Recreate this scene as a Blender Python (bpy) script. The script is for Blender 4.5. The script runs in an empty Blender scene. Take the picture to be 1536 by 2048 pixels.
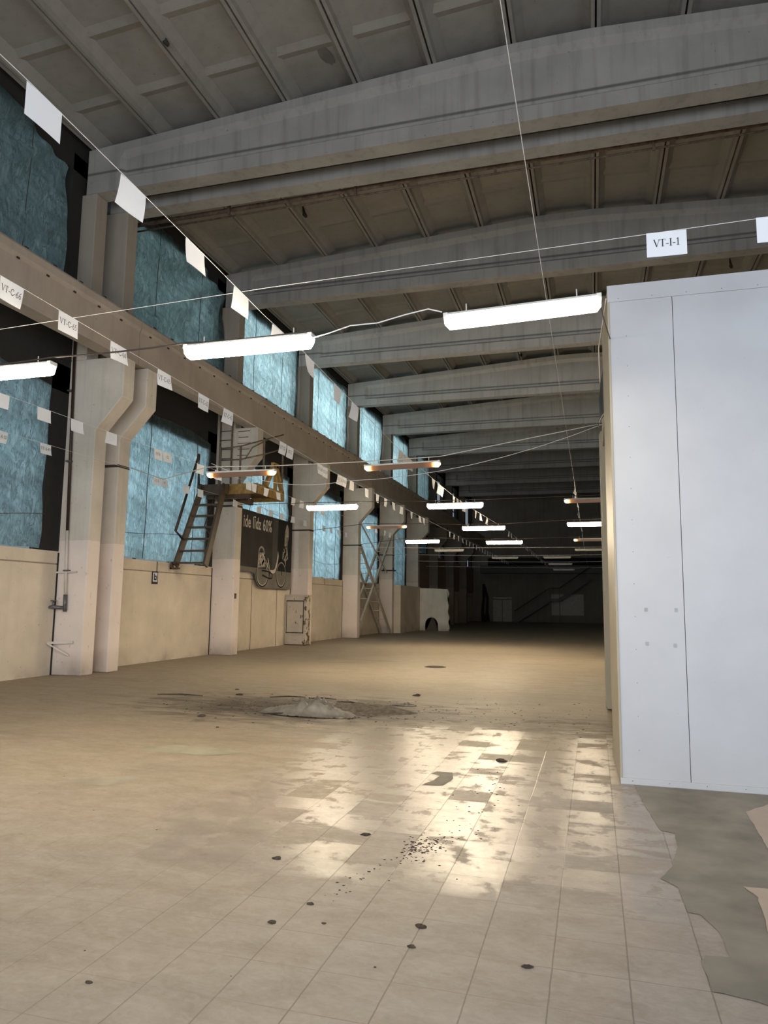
import bpy, bmesh, math, random
from mathutils import Vector, Matrix, noise
random.seed(7)
R = math.radians
COL = bpy.context.scene.collection
SC = bpy.context.scene

# ------------------------------------------------------------------ helpers
class MB:
    """collects simple solids into one mesh"""
    def __init__(s): s.bm = bmesh.new()
    def face(s, pts, mi=0):
        f = s.bm.faces.new([s.bm.verts.new(p) for p in pts]); f.material_index = mi; return f
    def box(s, a, b, mi=0, M=None):
        x0, y0, z0 = a; x1, y1, z1 = b
        c = [Vector(p) for p in ((x0,y0,z0),(x1,y0,z0),(x1,y1,z0),(x0,y1,z0),(x0,y0,z1),(x1,y0,z1),(x1,y1,z1),(x0,y1,z1))]
        if M: c = [M @ p for p in c]
        v = [s.bm.verts.new(p) for p in c]
        for q in ((0,3,2,1),(4,5,6,7),(0,1,5,4),(1,2,6,5),(2,3,7,6),(3,0,4,7)):
            f = s.bm.faces.new([v[i] for i in q]); f.material_index = mi
        return s
    def bar(s, p, q, w, h, up=(0,0,1), mi=0):
        """rectangular bar from p to q, w across, h along up"""
        p, q = Vector(p), Vector(q); d = q - p; L = d.length; d.normalize()
        u = Vector(up); 
        if abs(d.dot(u)) > .99: u = Vector((0,1,0))
        sd = d.cross(u).normalized(); u = sd.cross(d)
        M = Matrix.Translation(p) @ Matrix((sd, d, u)).transposed().to_4x4()
        return s.box((-w/2,0,-h/2),(w/2,L,h/2), mi, M)
    def prism(s, pts, fn, a, b, mi=0):
        """2-D polygon pts extruded: fn(u,v,t) -> point"""
        n = len(pts)
        A = [s.bm.verts.new(fn(u,v,a)) for u,v in pts]; B = [s.bm.verts.new(fn(u,v,b)) for u,v in pts]
        fs = [s.bm.faces.new(A), s.bm.faces.new(B[::-1])]
        for i in range(n):
            j = (i+1) % n; fs.append(s.bm.faces.new((A[j],A[i],B[i],B[j])))
        for f in fs: f.material_index = mi
        return s
    def tube(s, pts, r, seg=8, mi=0, caps=True):
        pts = [Vector(p) for p in pts]; rings = []
        for i, p in enumerate(pts):
            d = (pts[min(i+1,len(pts)-1)] - pts[max(i-1,0)]).normalized()
            u = Vector((0,0,1)) if abs(d.z) < .95 else Vector((1,0,0))
            a = d.cross(u).normalized(); b = a.cross(d)
            rr = r[i] if isinstance(r,(list,tuple)) else r
            rings.append([s.bm.verts.new(p + a*math.cos(2*math.pi*k/seg)*rr + b*math.sin(2*math.pi*k/seg)*rr) for k in range(seg)])
        for A, B in zip(rings, rings[1:]):
            for k in range(seg):
                f = s.bm.faces.new((A[k],A[(k+1)%seg],B[(k+1)%seg],B[k])); f.material_index = mi; f.smooth = True
        if caps:
            for rg in (rings[0], rings[-1]):
                f = s.bm.faces.new(rg); f.material_index = mi
        return s
    def build(s, name, mats, parent=None, bevel=0, loc=None):
        bmesh.ops.recalc_face_normals(s.bm, faces=s.bm.faces)
        me = bpy.data.meshes.new(name); s.bm.to_mesh(me); s.bm.free()
        for m in (mats if isinstance(mats,(list,tuple)) else [mats]): me.materials.append(m)
        o = bpy.data.objects.new(name, me); COL.objects.link(o)
        if parent is not None: o.parent = parent
        if loc: o.location = loc
        if bevel:
            b = o.modifiers.new('bevel','BEVEL'); b.width = bevel; b.segments = 2; b.limit_method = 'ANGLE'
        return o

def tag(o, label=None, cat=None, group=None, kind=None):
    if label: o['label'] = label
    if cat: o['category'] = cat
    if group: o['group'] = group
    if kind: o['kind'] = kind
    return o
def empty(name, loc=(0,0,0), rz=0):
    o = bpy.data.objects.new(name, None); COL.objects.link(o); o.location = loc; o.rotation_euler = (0,0,rz)
    o.empty_display_size = .1
    return o
def copy_tree(o, parent=None):
    c = o.copy(); COL.objects.link(c); c.parent = parent
    for ch in [x for x in bpy.data.objects if x.parent is o]: copy_tree(ch, c)
    return c
def struct(o): o['kind'] = 'structure'; return o

# ------------------------------------------------------------------ materials
class NT:
    def __init__(s, name):
        s.m = bpy.data.materials.new(name); s.m.use_nodes = True
        s.t = s.m.node_tree; s.n = s.t.nodes; s.b = s.n['Principled BSDF']; s.out = s.n['Material Output']
    def node(s, typ, **k):
        n = s.n.new(typ)
        for a, v in k.items(): setattr(n, a, v)
        return n
    def put(s, sock, v):
        if isinstance(v, bpy.types.NodeSocket): s.t.links.new(v, sock)
        else: sock.default_value = v
    def pos(s): return s.node('ShaderNodeNewGeometry').outputs['Position']
    def obj(s): return s.node('ShaderNodeTexCoord').outputs['Object']
    def map(s, v, scale=(1,1,1), loc=(0,0,0), rot=(0,0,0)):
        n = s.node('ShaderNodeMapping'); s.put(n.inputs['Vector'], v); n.inputs['Scale'].default_value = scale
        n.inputs['Location'].default_value = loc; n.inputs['Rotation'].default_value = rot; return n.outputs[0]
    def noise(s, v, scale, detail=4, rough=.55, dist=0):
        n = s.node('ShaderNodeTexNoise'); s.put(n.inputs['Vector'], v); n.inputs['Scale'].default_value = scale
        n.inputs['Detail'].default_value = detail; n.inputs['Roughness'].default_value = rough; n.inputs['Distortion'].default_value = dist
        return n.outputs['Fac']
    def math(s, op, a, b=0.0, c=0.0, clamp=False):
        n = s.node('ShaderNodeMath', operation=op); n.use_clamp = clamp
        s.put(n.inputs[0], a); s.put(n.inputs[1], b); s.put(n.inputs[2], c); return n.outputs[0]
    def ramp(s, f, stops):
        n = s.node('ShaderNodeValToRGB'); s.put(n.inputs[0], f); e = n.color_ramp.elements
        while len(e) < len(stops): e.new(.5)
        for el, (p, c) in zip(e, stops): el.position = p; el.color = (*c, 1) if len(c) == 3 else c
        return n.outputs[0]
    def rng(s, f, a, b, c=0., d=1.):
        n = s.node('ShaderNodeMapRange'); s.put(n.inputs[0], f)
        for i, v in enumerate((a,b,c,d)): s.put(n.inputs[i+1], v)
        return n.outputs[0]
    def mix(s, f, a, b, mode='MIX'):
        n = s.node('ShaderNodeMix', data_type='RGBA', blend_type=mode)
        s.put(n.inputs[0], f)
        for i, v in ((6,a),(7,b)):
            s.put(n.inputs[i], (*v,1) if isinstance(v,tuple) and len(v)==3 else v)
        return n.outputs[2]
    def sep(s, v):
        n = s.node('ShaderNodeSeparateXYZ'); s.put(n.inputs[0], v); return n.outputs
    def comb(s, x, y, z):
        n = s.node('ShaderNodeCombineXYZ')
        for i, v in enumerate((x,y,z)): s.put(n.inputs[i], v)
        return n.outputs[0]
    def bump(s, h, strength=.3, dist=.02):
        n = s.node('ShaderNodeBump'); n.inputs['Strength'].default_value = strength; n.inputs['Distance'].default_value = dist
        s.put(n.inputs['Height'], h); s.put(s.b.inputs['Normal'], n.outputs[0]); return n
    def done(s, col=None, rough=.6, metal=0., spec=.5):
        if col is not None: s.put(s.b.inputs['Base Color'], (*col,1) if isinstance(col,tuple) and len(col)==3 else col)
        s.put(s.b.inputs['Roughness'], rough); s.put(s.b.inputs['Metallic'], metal)
        s.b.inputs['Specular IOR Level'].default_value = spec
        return s.m

def mat_plain(name, col, rough=.6, metal=0., var=.12, scale=6., bump=.0, spec=.4):
    t = NT(name); n = t.noise(t.obj(), scale, 5)
    d = tuple(c*(1-var) for c in col); l = tuple(min(1,c*(1+var)) for c in col)
    c = t.ramp(n, [(.3,d),(.7,l)])
    if bump: t.bump(n, bump, .01)
    return t.done(c, rough, metal, spec)

def mat_concrete(name, base, dark, paint=None, zline=2.9, streak=.5, shade_z=None):
    """aged concrete with runs of damp and, below zline, old wall paint"""
    t = NT(name); p = t.pos(); x, y, z = t.sep(p)
    n1 = t.noise(p, .9, 6, .6); n2 = t.noise(p, 7, 5, .65)
    st = t.noise(t.map(p, (3.2,3.2,.16)), 1.6, 5, .6)
    c = t.ramp(n1, [(.3,tuple(v*.84 for v in base)),(.72,tuple(v*1.1 for v in base))])
    c = t.mix(t.math('MULTIPLY', t.rng(st,.50,.80), streak), c, dark)
    sp = t.rng(t.noise(p, 17, 3, .5),.70,.76)
    c = t.mix(t.math('MULTIPLY',sp,.55), c, tuple(v*.5 for v in dark))
    if paint:
        f = t.math('LESS_THAN', t.math('ADD', z, t.math('MULTIPLY', n2, .06)), zline)
        pc = t.ramp(n1, [(.25,tuple(v*.9 for v in paint)),(.75,tuple(min(1,v*1.06) for v in paint))])
        pc = t.mix(t.math('MULTIPLY', t.rng(t.noise(p, 9, 5, .6),.64,.72), .55), pc, tuple(v*.45 for v in paint))
        pc = t.mix(t.math('MULTIPLY', t.rng(z, .55, .0), .28), pc, (.2,.15,.1))
        c = t.mix(f, c, pc)
    gr = t.math('MULTIPLY', t.rng(z, .55, .0), t.rng(n1,.42,.66))
    c = t.mix(t.math('MULTIPLY', gr, .6), c, (.10,.075,.055))
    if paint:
        c = t.mix(t.math('MULTIPLY', t.rng(z, 6.7, 8.0), .66), c, tuple(v*.55 for v in dark))  # upper shaft darkened in the colour, standing for shade under the roof
    if shade_z:
        dz = t.rng(t.math('ABSOLUTE', t.math('SUBTRACT', z, shade_z)), .045, .015)
        c = t.mix(t.math('MULTIPLY', dz, t.math('ADD', .35, t.math('MULTIPLY', n1, .6))), c, tuple(v*.4 for v in dark))  # shadow line above the flange, painted into the web colour
    t.bump(n2, .25, .012)
    return t.done(c, .78, 0, .25)

M = {}
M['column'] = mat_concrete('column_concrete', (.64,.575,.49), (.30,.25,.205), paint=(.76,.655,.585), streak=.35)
M['darkened'] = mat_concrete('shaded_column_concrete', (.17,.15,.125), (.08,.07,.06), paint=(.22,.18,.15))  # column concrete with the gloom of the far bays put into its colour
M['beam'] = mat_concrete('beam_concrete', (.292,.282,.266), (.095,.088,.078), streak=.5, shade_z=11.385)
M['beam_lit'] = mat_concrete('lit_beam_concrete', (.50,.495,.475), (.17,.16,.145), streak=.5, shade_z=11.385)  # beam concrete lightened in colour to stand for window daylight on it
M['girder'] = mat_concrete('girder_concrete', (.39,.335,.28), (.23,.185,.15), streak=.3)
M['slab'] = mat_concrete('slab_concrete', (.25,.24,.22), (.135,.123,.105), streak=.3)
M['wall'] = mat_concrete('wall_paint', (.69,.595,.475), (.48,.40,.315), streak=.2)
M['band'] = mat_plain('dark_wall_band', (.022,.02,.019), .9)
M['joint'] = mat_plain('wall_joint', (.33,.27,.21), .85)
M['backwall'] = mat_concrete('end_wall', (.20,.185,.155), (.09,.08,.065))
M['hole'] = mat_plain('dark_hole', (.03,.026,.022), .9)
M['brownwall'] = mat_plain('brown_boards', (.26,.18,.135), .7, scale=3)
M['black'] = mat_plain('black_plastic', (.018,.018,.019), .45)
M['rust'] = mat_plain('rusty_steel', (.12,.085,.062), .75, .2, .5, 9, .3)
M['brown'] = mat_plain('brown_paint', (.075,.048,.028), .5, 0, .25, 8)
M['darkbrown'] = mat_plain('dark_brown_pipe', (.035,.018,.014), .45)
M['yellow'] = mat_plain('worn_yellow_paint', (.30,.185,.05), .55, 0, .4, 7)
M['ladder'] = mat_plain('dull_brown_steel', (.15,.115,.085), .7, .1, .3, 9)
M['brace'] = mat_plain('beige_painted_steel', (.52,.46,.37), .6, 0, .2, 6)
M['whitemetal'] = mat_plain('white_pipe_paint', (.62,.56,.48), .5, 0, .08)
M['greymetal'] = mat_plain('grey_cast_metal', (.16,.155,.15), .45, .5, .3, 20)
M['wire'] = mat_plain('pale_wire', (.55,.52,.47), .5, 0, .1)
M['string'] = mat_plain('white_string', (.75,.74,.72), .7, 0, .05)
M['cable'] = mat_plain('dark_cable', (.06,.045,.035), .6)
M['ink'] = mat_plain('black_ink', (.03,.03,.035), .7)
M['housing'] = mat_plain('lamp_housing', (.62,.6,.55), .4, 0, .05)
M['mullion'] = mat_plain('dark_window_frame', (.05,.05,.05), .6)
M['clod'] = mat_plain('dark_dirt', (.05,.038,.028), .95, 0, .5, 30, .6)
M['cement'] = mat_plain('grey_cement', (.185,.172,.147), .75, 0, .3, 2.2, .15)
M['doorpaint'] = mat_plain('dull_white_door', (.36,.34,.30), .6)
M['board'] = mat_plain('pale_board', (.40,.385,.35), .6)

def m_paper():
    t = NT('white_paper'); t.done((.90,.92,.97), .7, 0, .2)
    tr = t.node('ShaderNodeBsdfTranslucent'); tr.inputs[0].default_value = (.85,.8,.76,1)
    mx = t.node('ShaderNodeMixShader'); mx.inputs[0].default_value = .25
    t.t.links.new(t.b.outputs[0], mx.inputs[1]); t.t.links.new(tr.outputs[0], mx.inputs[2]); t.t.links.new(mx.outputs[0], t.out.inputs[0])
    return t.m
M['paper'] = m_paper()

def m_tarp():
    t = NT('blue_green_tarpaulin'); o = t.obj()
    n = t.noise(t.map(o,(1,1,.6)), 6, 6, .65, 1.2); n2 = t.noise(t.map(o,(1,2.6,1.),rot=(R(38),0,0)), 2., 5, .6, .6)
    n3 = t.noise(t.map(o,(1,3.4,.8),rot=(R(-24),0,0)), 2.6, 4, .55, .8)
    def crease(v, w): return t.rng(t.math('ABSOLUTE', t.math('SUBTRACT', v, .5)), w, 0.)
    cr = t.math('MAXIMUM', crease(n2,.035), t.math('MULTIPLY', crease(n3,.03), .8))
    cr = t.math('MULTIPLY', cr, t.rng(n,.36,.56))
    w = t.noise(t.map(o,(1,70,70)), 1., 1)
    h = t.math('ADD', t.math('MULTIPLY', n, .7), t.math('ADD', n2, t.math('MULTIPLY', cr, -.25)))
    nz = t.bump(h, .9, .09)
    f = t.math('ADD', t.math('MULTIPLY', n, .5), t.math('MULTIPLY', n2, .5))
    c = t.ramp(f, [(.36,(.215,.335,.345)),(.5,(.345,.49,.505)),(.64,(.49,.65,.67))])
    c = t.mix(t.math('MULTIPLY', t.rng(w,.4,.6), .22), c, (.24,.34,.365))
    c = t.mix(t.math('MULTIPLY', cr, .72), c, (.08,.115,.12))
    wv = t.node('ShaderNodeTexWave', wave_type='BANDS', bands_direction='Z'); t.put(wv.inputs['Vector'], t.map(o,(1,.75,1),rot=(R(30),0,0)))
    wv.inputs['Scale'].default_value = 1.0; wv.inputs['Distortion'].default_value = 9.; wv.inputs['Detail'].default_value = 3; wv.inputs['Detail Scale'].default_value = .8
    c = t.mix(t.math('MULTIPLY', t.rng(wv.outputs['Fac'],.45,.0), .3), c, (.14,.19,.195))  # drape-fold shading painted into the cloth as dark wavy bands
    t.done(t.mix(.7, c, (.055,.07,.066)), .42, 0, .45)
    tr = t.node('ShaderNodeBsdfTranslucent')
    t.put(tr.inputs[0], c); t.t.links.new(nz.outputs[0], tr.inputs[1])
    mx = t.node('ShaderNodeMixShader'); mx.inputs[0].default_value = .62
    t.t.links.new(t.b.outputs[0], mx.inputs[1]); t.t.links.new(tr.outputs[0], mx.inputs[2]); t.t.links.new(mx.outputs[0], t.out.inputs[0])
    return t.m
M['tarp'] = m_tarp()

def m_emit(name, col, s, dim=False):
    t = NT(name); t.n.remove(t.b)
    e = t.node('ShaderNodeEmission'); e.inputs[1].default_value = s
    if dim:   # worn-out tubes glow only at their two ends
        x = t.sep(t.obj())[0]; a = t.math('ABSOLUTE', x)
        f = t.rng(a, .36, .60)
        e.inputs[0].default_value = (*col,1)
        c = t.ramp(f, [(0,(.10,.060,.040)),(.55,(.24,.10,.04)),(.78,(1.,.42,.16)),(.9,(1,.72,.4))])
        t.put(e.inputs[0], c)
        t.put(e.inputs[1], t.math('ADD', t.math('MULTIPLY', t.math('POWER', f, 5.), s), 1.6))
    else: e.inputs[0].default_value = (*col,1)
    t.t.links.new(e.outputs[0], t.out.inputs[0]); return t.m
M['lit'] = m_emit('lit_diffuser', (1,.84,.60), 125)
M['lit_soft'] = m_emit('soft_lit_diffuser', (1,.87,.66), 8)
M['dim'] = m_emit('failing_diffuser', (1,.5,.2), 14, True)
M['unlit'] = mat_plain('unlit_diffuser', (.55,.53,.48), .35, 0, .05)

def m_panel():
    t = NT('white_panel_sheet'); p = t.pos(); x,y,z = t.sep(p)
    rib = t.math('PINGPONG', t.math('ADD', x, y), .025)
    n = t.noise(p, 2.2, 5); d = t.rng(t.noise(p, 26, 2), .735, .77)
    c = t.ramp(n, [(.3,(.42,.425,.452)),(.7,(.455,.462,.49))])
    c = t.mix(t.math('MULTIPLY', d, .5), c, (.3,.3,.31))
    c = t.mix(t.math('MULTIPLY', t.rng(z, .5, .0), .22), c, (.45,.42,.37))
    c = t.mix(t.math('MULTIPLY', t.rng(rib,.003,.0), .07), c, (.4,.42,.45))
    return t.done(c, .38, 0, .4)
M['panel'] = m_panel()
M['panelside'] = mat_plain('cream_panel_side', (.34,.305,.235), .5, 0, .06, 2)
M['seam'] = mat_plain('dark_seam', (.12,.13,.15), .7)

def m_floor():
    t = NT('worn_floor_tiles'); p = t.pos(); x,y,z = t.sep(p)
    T = .3265
    n1 = t.noise(t.map(p,(.5,.9,1)), .8, 7, .62); n2 = t.noise(p, 4.5, 7, .66); n3 = t.noise(t.map(p,(1.,2.6,1)), 1.7, 8, .68, .7)
    wob = t.noise(p, 9, 3)
    # which area still shows clean tiles (the dust covers the rest)
    tx = t.rng(t.math('ADD', x, t.math('MULTIPLY', n1, 3.2)), -1.6, .1)
    ty = t.rng(t.math('ADD', y, t.math('MULTIPLY', n1, 3.)), 11.5, 9.)
    area = t.math('MULTIPLY', tx, ty)
    near = t.rng(y, 7., 3.5)
    show = t.math('MAXIMUM', area, t.math('MULTIPLY', near, .38))
    ux = t.math('ADD', t.math('SUBTRACT', x, -.867+100*-.3265), 0.0); uy = t.math('SUBTRACT', y, 3.52-60*T)
    gx = t.math('PINGPONG', t.math('ADD', ux, t.math('MULTIPLY', t.math('SUBTRACT', wob,.5), .006)), T/2)
    gy = t.math('PINGPONG', t.math('ADD', uy, t.math('MULTIPLY', t.math('SUBTRACT', wob,.5), .006)), T/2)
    lx = t.rng(gx, .0048, .0012); ly = t.math('MULTIPLY', t.rng(gy, .0042, .0010), t.math('MULTIPLY', t.rng(n3, .40, .56), .9))
    line = t.math('MAXIMUM', lx, ly)
    cx = t.math('FLOOR', t.math('DIVIDE', ux, T)); cy = t.math('FLOOR', t.math('DIVIDE', uy, T))
    wn = t.node('ShaderNodeTexWhiteNoise', noise_dimensions='2D'); t.put(wn.inputs['Vector'], t.comb(cx,cy,0.))
    rc = t.sep(wn.outputs['Color'])
    tile = t.ramp(n3, [(.28,(.175,.150,.130)),(.5,(.25,.221,.198)),(.74,(.305,.279,.257))])
    tile = t.mix(t.math('MULTIPLY', rc[0], .16), tile, (.25,.20,.155))
    dust = t.ramp(n3, [(.25,(.198,.158,.110)),(.5,(.268,.217,.155)),(.75,(.32,.265,.20))])
    col = t.mix(t.math('MAXIMUM', t.math('MULTIPLY', show, t.rng(y, 10., 6.5)), t.math('MULTIPLY', t.rng(t.math('ADD', y, t.math('MULTIPLY', n1, 3.)), 9.5, 5.5), .85)), dust, tile)
    ve = t.noise(t.map(p,(1,1.5,1),rot=(0,0,R(35))), 13, 5, .7, 1.6)
    col = t.mix(t.math('MULTIPLY', t.rng(ve,.36,.64), .34), col, t.mix(.5, col, (.50,.45,.41)))
    mo = t.noise(t.map(p,(1,1.2,1)), 6.5, 6, .62, .9)
    col = t.mix(t.math('MULTIPLY', t.rng(mo,.42,.66), .38), col, t.mix(.5, col, (.13,.10,.075)))
    # streaky greyness and scuffs
    col = t.mix(t.math('MULTIPLY', t.rng(t.noise(t.map(p,(.35,1.4,1)), 1.1, 6, .6, .5),.58,.72), .45), col, (.14,.12,.098))
    col = t.mix(t.math('MULTIPLY', t.rng(n2,.63,.76), .34), col, (.115,.092,.07))
    sc = t.noise(t.map(p,(5,16,1),rot=(0,0,R(28))), 1.5, 4, .7, 1.)
    col = t.mix(t.math('MULTIPLY', t.rng(sc,.60,.72), .14), col, (.46,.42,.38))
    col = t.mix(t.math('MULTIPLY', line, t.math('MULTIPLY', show, .72)), col, (.10,.078,.06))
    fl = t.rng(t.noise(t.map(p,(1,1.8,1)), 21, 3, .6), .69, .76)
    col = t.mix(t.math('MULTIPLY', fl, t.math('MULTIPLY', t.rng(n1,.4,.62), .5)), col, (.11,.09,.07))
    # dirt thrown about around the heap and dragged to the right
    ex = t.math('DIVIDE', t.math('SUBTRACT', x, -4.2), 2.7); ey = t.math('DIVIDE', t.math('SUBTRACT', y, 10.5), 1.45)
    e = t.math('SQRT', t.math('ADD', t.math('POWER', ex, 2.), t.math('POWER', ey, 2.)))
    e = t.math('ADD', e, t.math('MULTIPLY', t.math('SUBTRACT', n3, .5), 2.2))
    dirt = t.rng(e, 1.15, .35)
    sx = t.math('MULTIPLY', t.rng(x,-3.6,-2.6), t.rng(x,1.5,-.2)); dy = t.math('ABSOLUTE', t.math('SUBTRACT', y, t.math('ADD', 10.2, t.math('MULTIPLY', t.math('SUBTRACT', n1,.5), 2.))))
    drag = t.math('MULTIPLY', sx, t.math('MULTIPLY', t.rng(dy, 1.3, .2), t.rng(n3,.40,.6)))
    dd = t.math('MAXIMUM', dirt, t.math('MULTIPLY', drag, .85))
    col = t.mix(t.math('MULTIPLY', dd, .92), col, (.05,.039,.029))
    # old tyre arc crossing the dusty floor
    ar = t.math('SQRT', t.math('ADD', t.math('POWER', t.math('ADD', x, 2.0), 2.), t.math('POWER', t.math('SUBTRACT', y, 18.5), 2.)))
    ar = t.math('ABSOLUTE', t.math('SUBTRACT', ar, t.math('ADD', 5.2, t.math('MULTIPLY', n1, .8))))
    col = t.mix(t.math('MULTIPLY', t.rng(ar,.7,.05), t.math('MULTIPLY', t.rng(n3,.42,.62), .34)), col, (.17,.135,.10))
    # sheen
    g = t.math('MULTIPLY', t.math('MULTIPLY', t.rng(x,-3.4,-2.6), t.math('MULTIPLY', t.rng(y,3.9,4.6), t.rng(y,10.5,9.))), t.rng(n2,.40,.47))
    g = t.math('MULTIPLY', g, t.math('SUBTRACT', 1., dd))
    g = t.math('MULTIPLY', g, t.math('ADD', .55, t.math('MULTIPLY', rc[1], .45)))
    rough = t.rng(t.math('MULTIPLY', g, t.rng(t.math('ADD', rc[1], n3), .62, .68)), .2, .5, .56, .30)
    rough = t.math('ADD', rough, t.math('MULTIPLY', t.rng(n3,.4,.65), .03))
    t.put(t.b.inputs['Base Color'], col)
    h = t.math('ADD', t.math('MULTIPLY', n2, .35), t.math('MULTIPLY', line, t.math('MULTIPLY', show, -.8)))
    h = t.math('ADD', h, t.math('MULTIPLY', t.noise(t.map(p,(1,1.6,1)), 28, 4, .6), .12))
    bp = t.bump(h, .16, .012)
    nv = t.node('ShaderNodeVectorMath', operation='ADD')
    tl = t.math('MULTIPLY', show, .03)
    t.put(nv.inputs[0], bp.outputs[0]); t.put(nv.inputs[1], t.comb(t.math('MULTIPLY', t.math('SUBTRACT', rc[0],.5), tl), t.math('MULTIPLY', t.math('SUBTRACT', rc[2],.5), tl), 0.))
    nn = t.node('ShaderNodeVectorMath', operation='NORMALIZE'); t.put(nn.inputs[0], nv.outputs[0])
    t.put(t.b.inputs['Normal'], nn.outputs[0])
    m_ = t.done(None, rough, 0, .5)
    t.put(t.b.inputs['Specular IOR Level'], t.math('ADD', .16, t.math('MULTIPLY', t.math('MULTIPLY', show, t.math('SUBTRACT', 1., dd)), .36)))
    return m_
M['floor'] = m_floor()
M['tile'] = mat_plain('loose_tile', (.36,.295,.245), .55, 0, .08, 4, .1)

def m_cabinet():
    t = NT('rusting_white_paint'); p = t.obj(); x,y,z = t.sep(p)
    n = t.noise(t.map(p,(1.6,1,.8)), 5, 7, .7); n1 = t.noise(p, 2, 5)
    c = t.ramp(n1, [(.3,(.46,.40,.33)),(.7,(.57,.51,.43))])
    edge = t.rng(t.math('ABSOLUTE', t.math('SUBTRACT', x, .38)), .16, .0); mid = t.rng(t.math('ABSOLUTE', t.math('ADD', x, .0)), .2, .0)
    f = t.math('ADD', n, t.math('MAXIMUM', t.math('MULTIPLY', edge, .17), t.math('MULTIPLY', mid, .09)))
    c = t.mix(t.rng(f,.655,.70), c, (.10,.055,.032))
    return t.done(c, .6)
M['cabinet'] = m_cabinet()

# ------------------------------------------------------------------ the room
XW = -11.15            # inner face of the window wall
XC = -10.42            # hall-side face of the columns
RIGHT, NEAR, FAR = 9.6, -8.0, 69.5
CY = [13.2, 14.07, 19.85, 25.85, 31.9, 37.9, 43.9, 49.9, 55.9, 61.9]   # front faces of the columns
CW = .4
def ztop(x): return 12.0 + .062*min(x+10.9, 10.1) - .062*max(0, x+.4)

b = MB(); b.box((XW-.4,NEAR,-.3),(RIGHT+.3,FAR+.3,0)); struct(b.build('floor', M['floor']))

# window wall : solid parapet, dark band behind the crane girder, strip under the roof, piers round the openings
BAYS = [(NEAR, 13.2), (14.47, 19.85), (20.25, 25.85), (26.25, 31.9), (32.3, 37.9), (38.3, 43.9), (44.3, 49.9), (50.3, 55.9), (56.3, 61.9), (62.3, FAR)]
b = MB()
b.box((XW-.3,NEAR,0),(XW,FAR,2.34)).box((XW-.3,NEAR,2.37),(XW,FAR,2.63)).box((XW-.3,NEAR,2.33),(XW-.012,FAR,2.38),2)
for y in (16.9, 22.66, 26.6, 29.5, 34.6, 40.2): b.box((XW-.1,y,2.36),(XW+.004,y+.03,2.63),1)
for y in (22.55, 24.6): b.box((XW-.1,y,0),(XW+.003,y+.025,2.35),1)
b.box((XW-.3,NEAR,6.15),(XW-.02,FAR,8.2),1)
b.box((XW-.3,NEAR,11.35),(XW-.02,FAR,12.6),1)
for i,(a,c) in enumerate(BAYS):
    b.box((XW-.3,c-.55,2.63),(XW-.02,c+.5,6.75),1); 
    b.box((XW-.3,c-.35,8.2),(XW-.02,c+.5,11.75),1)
for y in CY: b.box((XW-.1,y-.05,0),(XW+.004,y+.01,2.6),1).box((XW-.1,y+.38,0),(XW+.004,y+.44,2.6),1)
struct(b.build('wall_left', [M['wall'], M['band'], M['joint']]))

b = MB(); b.box((XW-.4,FAR,0),(RIGHT+.3,FAR+.3,13.4)); struct(b.build('wall_far', M['backwall']))
b = MB(); b.box((RIGHT,NEAR,0),(RIGHT+.3,FAR,13.4)); struct(b.build('wall_right', M['wall']))
b = MB()   # wall behind the camera with its wide opening to daylight
b.box((XW-.4,NEAR-.3,0),(-9.,NEAR,13.4)).box((7.5,NEAR-.3,0),(RIGHT+.3,NEAR,13.4)).box((-9.,NEAR-.3,7.5),(7.5,NEAR,13.4))
struct(b.build('wall_near', M['wall']))

# window frames (steel bars) behind the cloths
wi = 1
for i,(a,c) in enumerate(BAYS[:9]):
    a2 = max(a, 7.6)
    for (z0,z1) in ((2.63,6.75),(8.2,11.75)):
        b = MB(); n = 3
        for k in range(n+1):
            y = a2 + .1 + (c-.7-a2)*k/n; b.box((XW-.2,y-.03,z0),(XW-.14,y+.03,z1))
        for k in range(1,3):
            z = z0 + (z1-z0)*k/3; b.box((XW-.2,a2,z-.03),(XW-.14,c-.5,z+.03))
        struct(b.build('window_%d' % wi, M['mullion'])); wi += 1

# ribbed roof slabs
b = MB()
SP = 1.6
for bi,(y0,y1) in enumerate([(NEAR,7.3),(7.3,13.83)] + [(a,c) for a,c in zip([13.83,20.05,26.05,32.1,38.1,44.1,50.1,56.1,62.1],[20.05,26.05,32.1,38.1,44.1,50.1,56.1,62.1,FAR])]):
    k = 0; x = -11.7
    while x < RIGHT+.2:
        xa = -10.9 + SP*(k-1); xb = xa + SP; k += 1; x = xb
        def sl(u): return ztop(u)
        g = .019
        def slabbox(x0,x1,ya,yb,z0,z1):
            pts = [(x0,sl(x0)+z0),(x1,sl(x1)+z0),(x1,sl(x1)+z1),(x0,sl(x0)+z1)]
            b.prism(pts, lambda u,v,t: (u,t,v), ya, yb)
        # long ribs taper towards their foot
        for s,xe in ((1,xa+g),(-1,xb-g)):
            pts = [(xe,sl(xe)),(xe+s*.07,sl(xe)),(xe+s*.10,sl(xe)+.10),(xe+s*.26,sl(xe)+.25),(xe,sl(xe)+.25)]
            b.prism(pts, lambda u,v,t: (u,t,v), y0+.01, y1-.01)
        slabbox(xa+g,xb-g,y0,y1,.24,.32)
        n = 3 if y1-y0 < 8 else 9
        for j in range(1,n+1):
            ye = y0 + (y1-y0)*j/(n+1); 
            for sgn in (-1,1):
                A_ = [b.bm.verts.new((xx_,ye+sgn*dy_,sl(xx_)+zz_)) for xx_,dy_,zz_ in ((xa+.1,0,.19),(xb-.1,0,.19),(xb-.1,.17,.241),(xa+.1,.17,.241))]; b.bm.faces.new(A_)
b.box((XW-.4,NEAR-.3,13.3),(RIGHT+.3,FAR+.3,13.5))
struct(b.build('ceiling', M['slab']))

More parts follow.
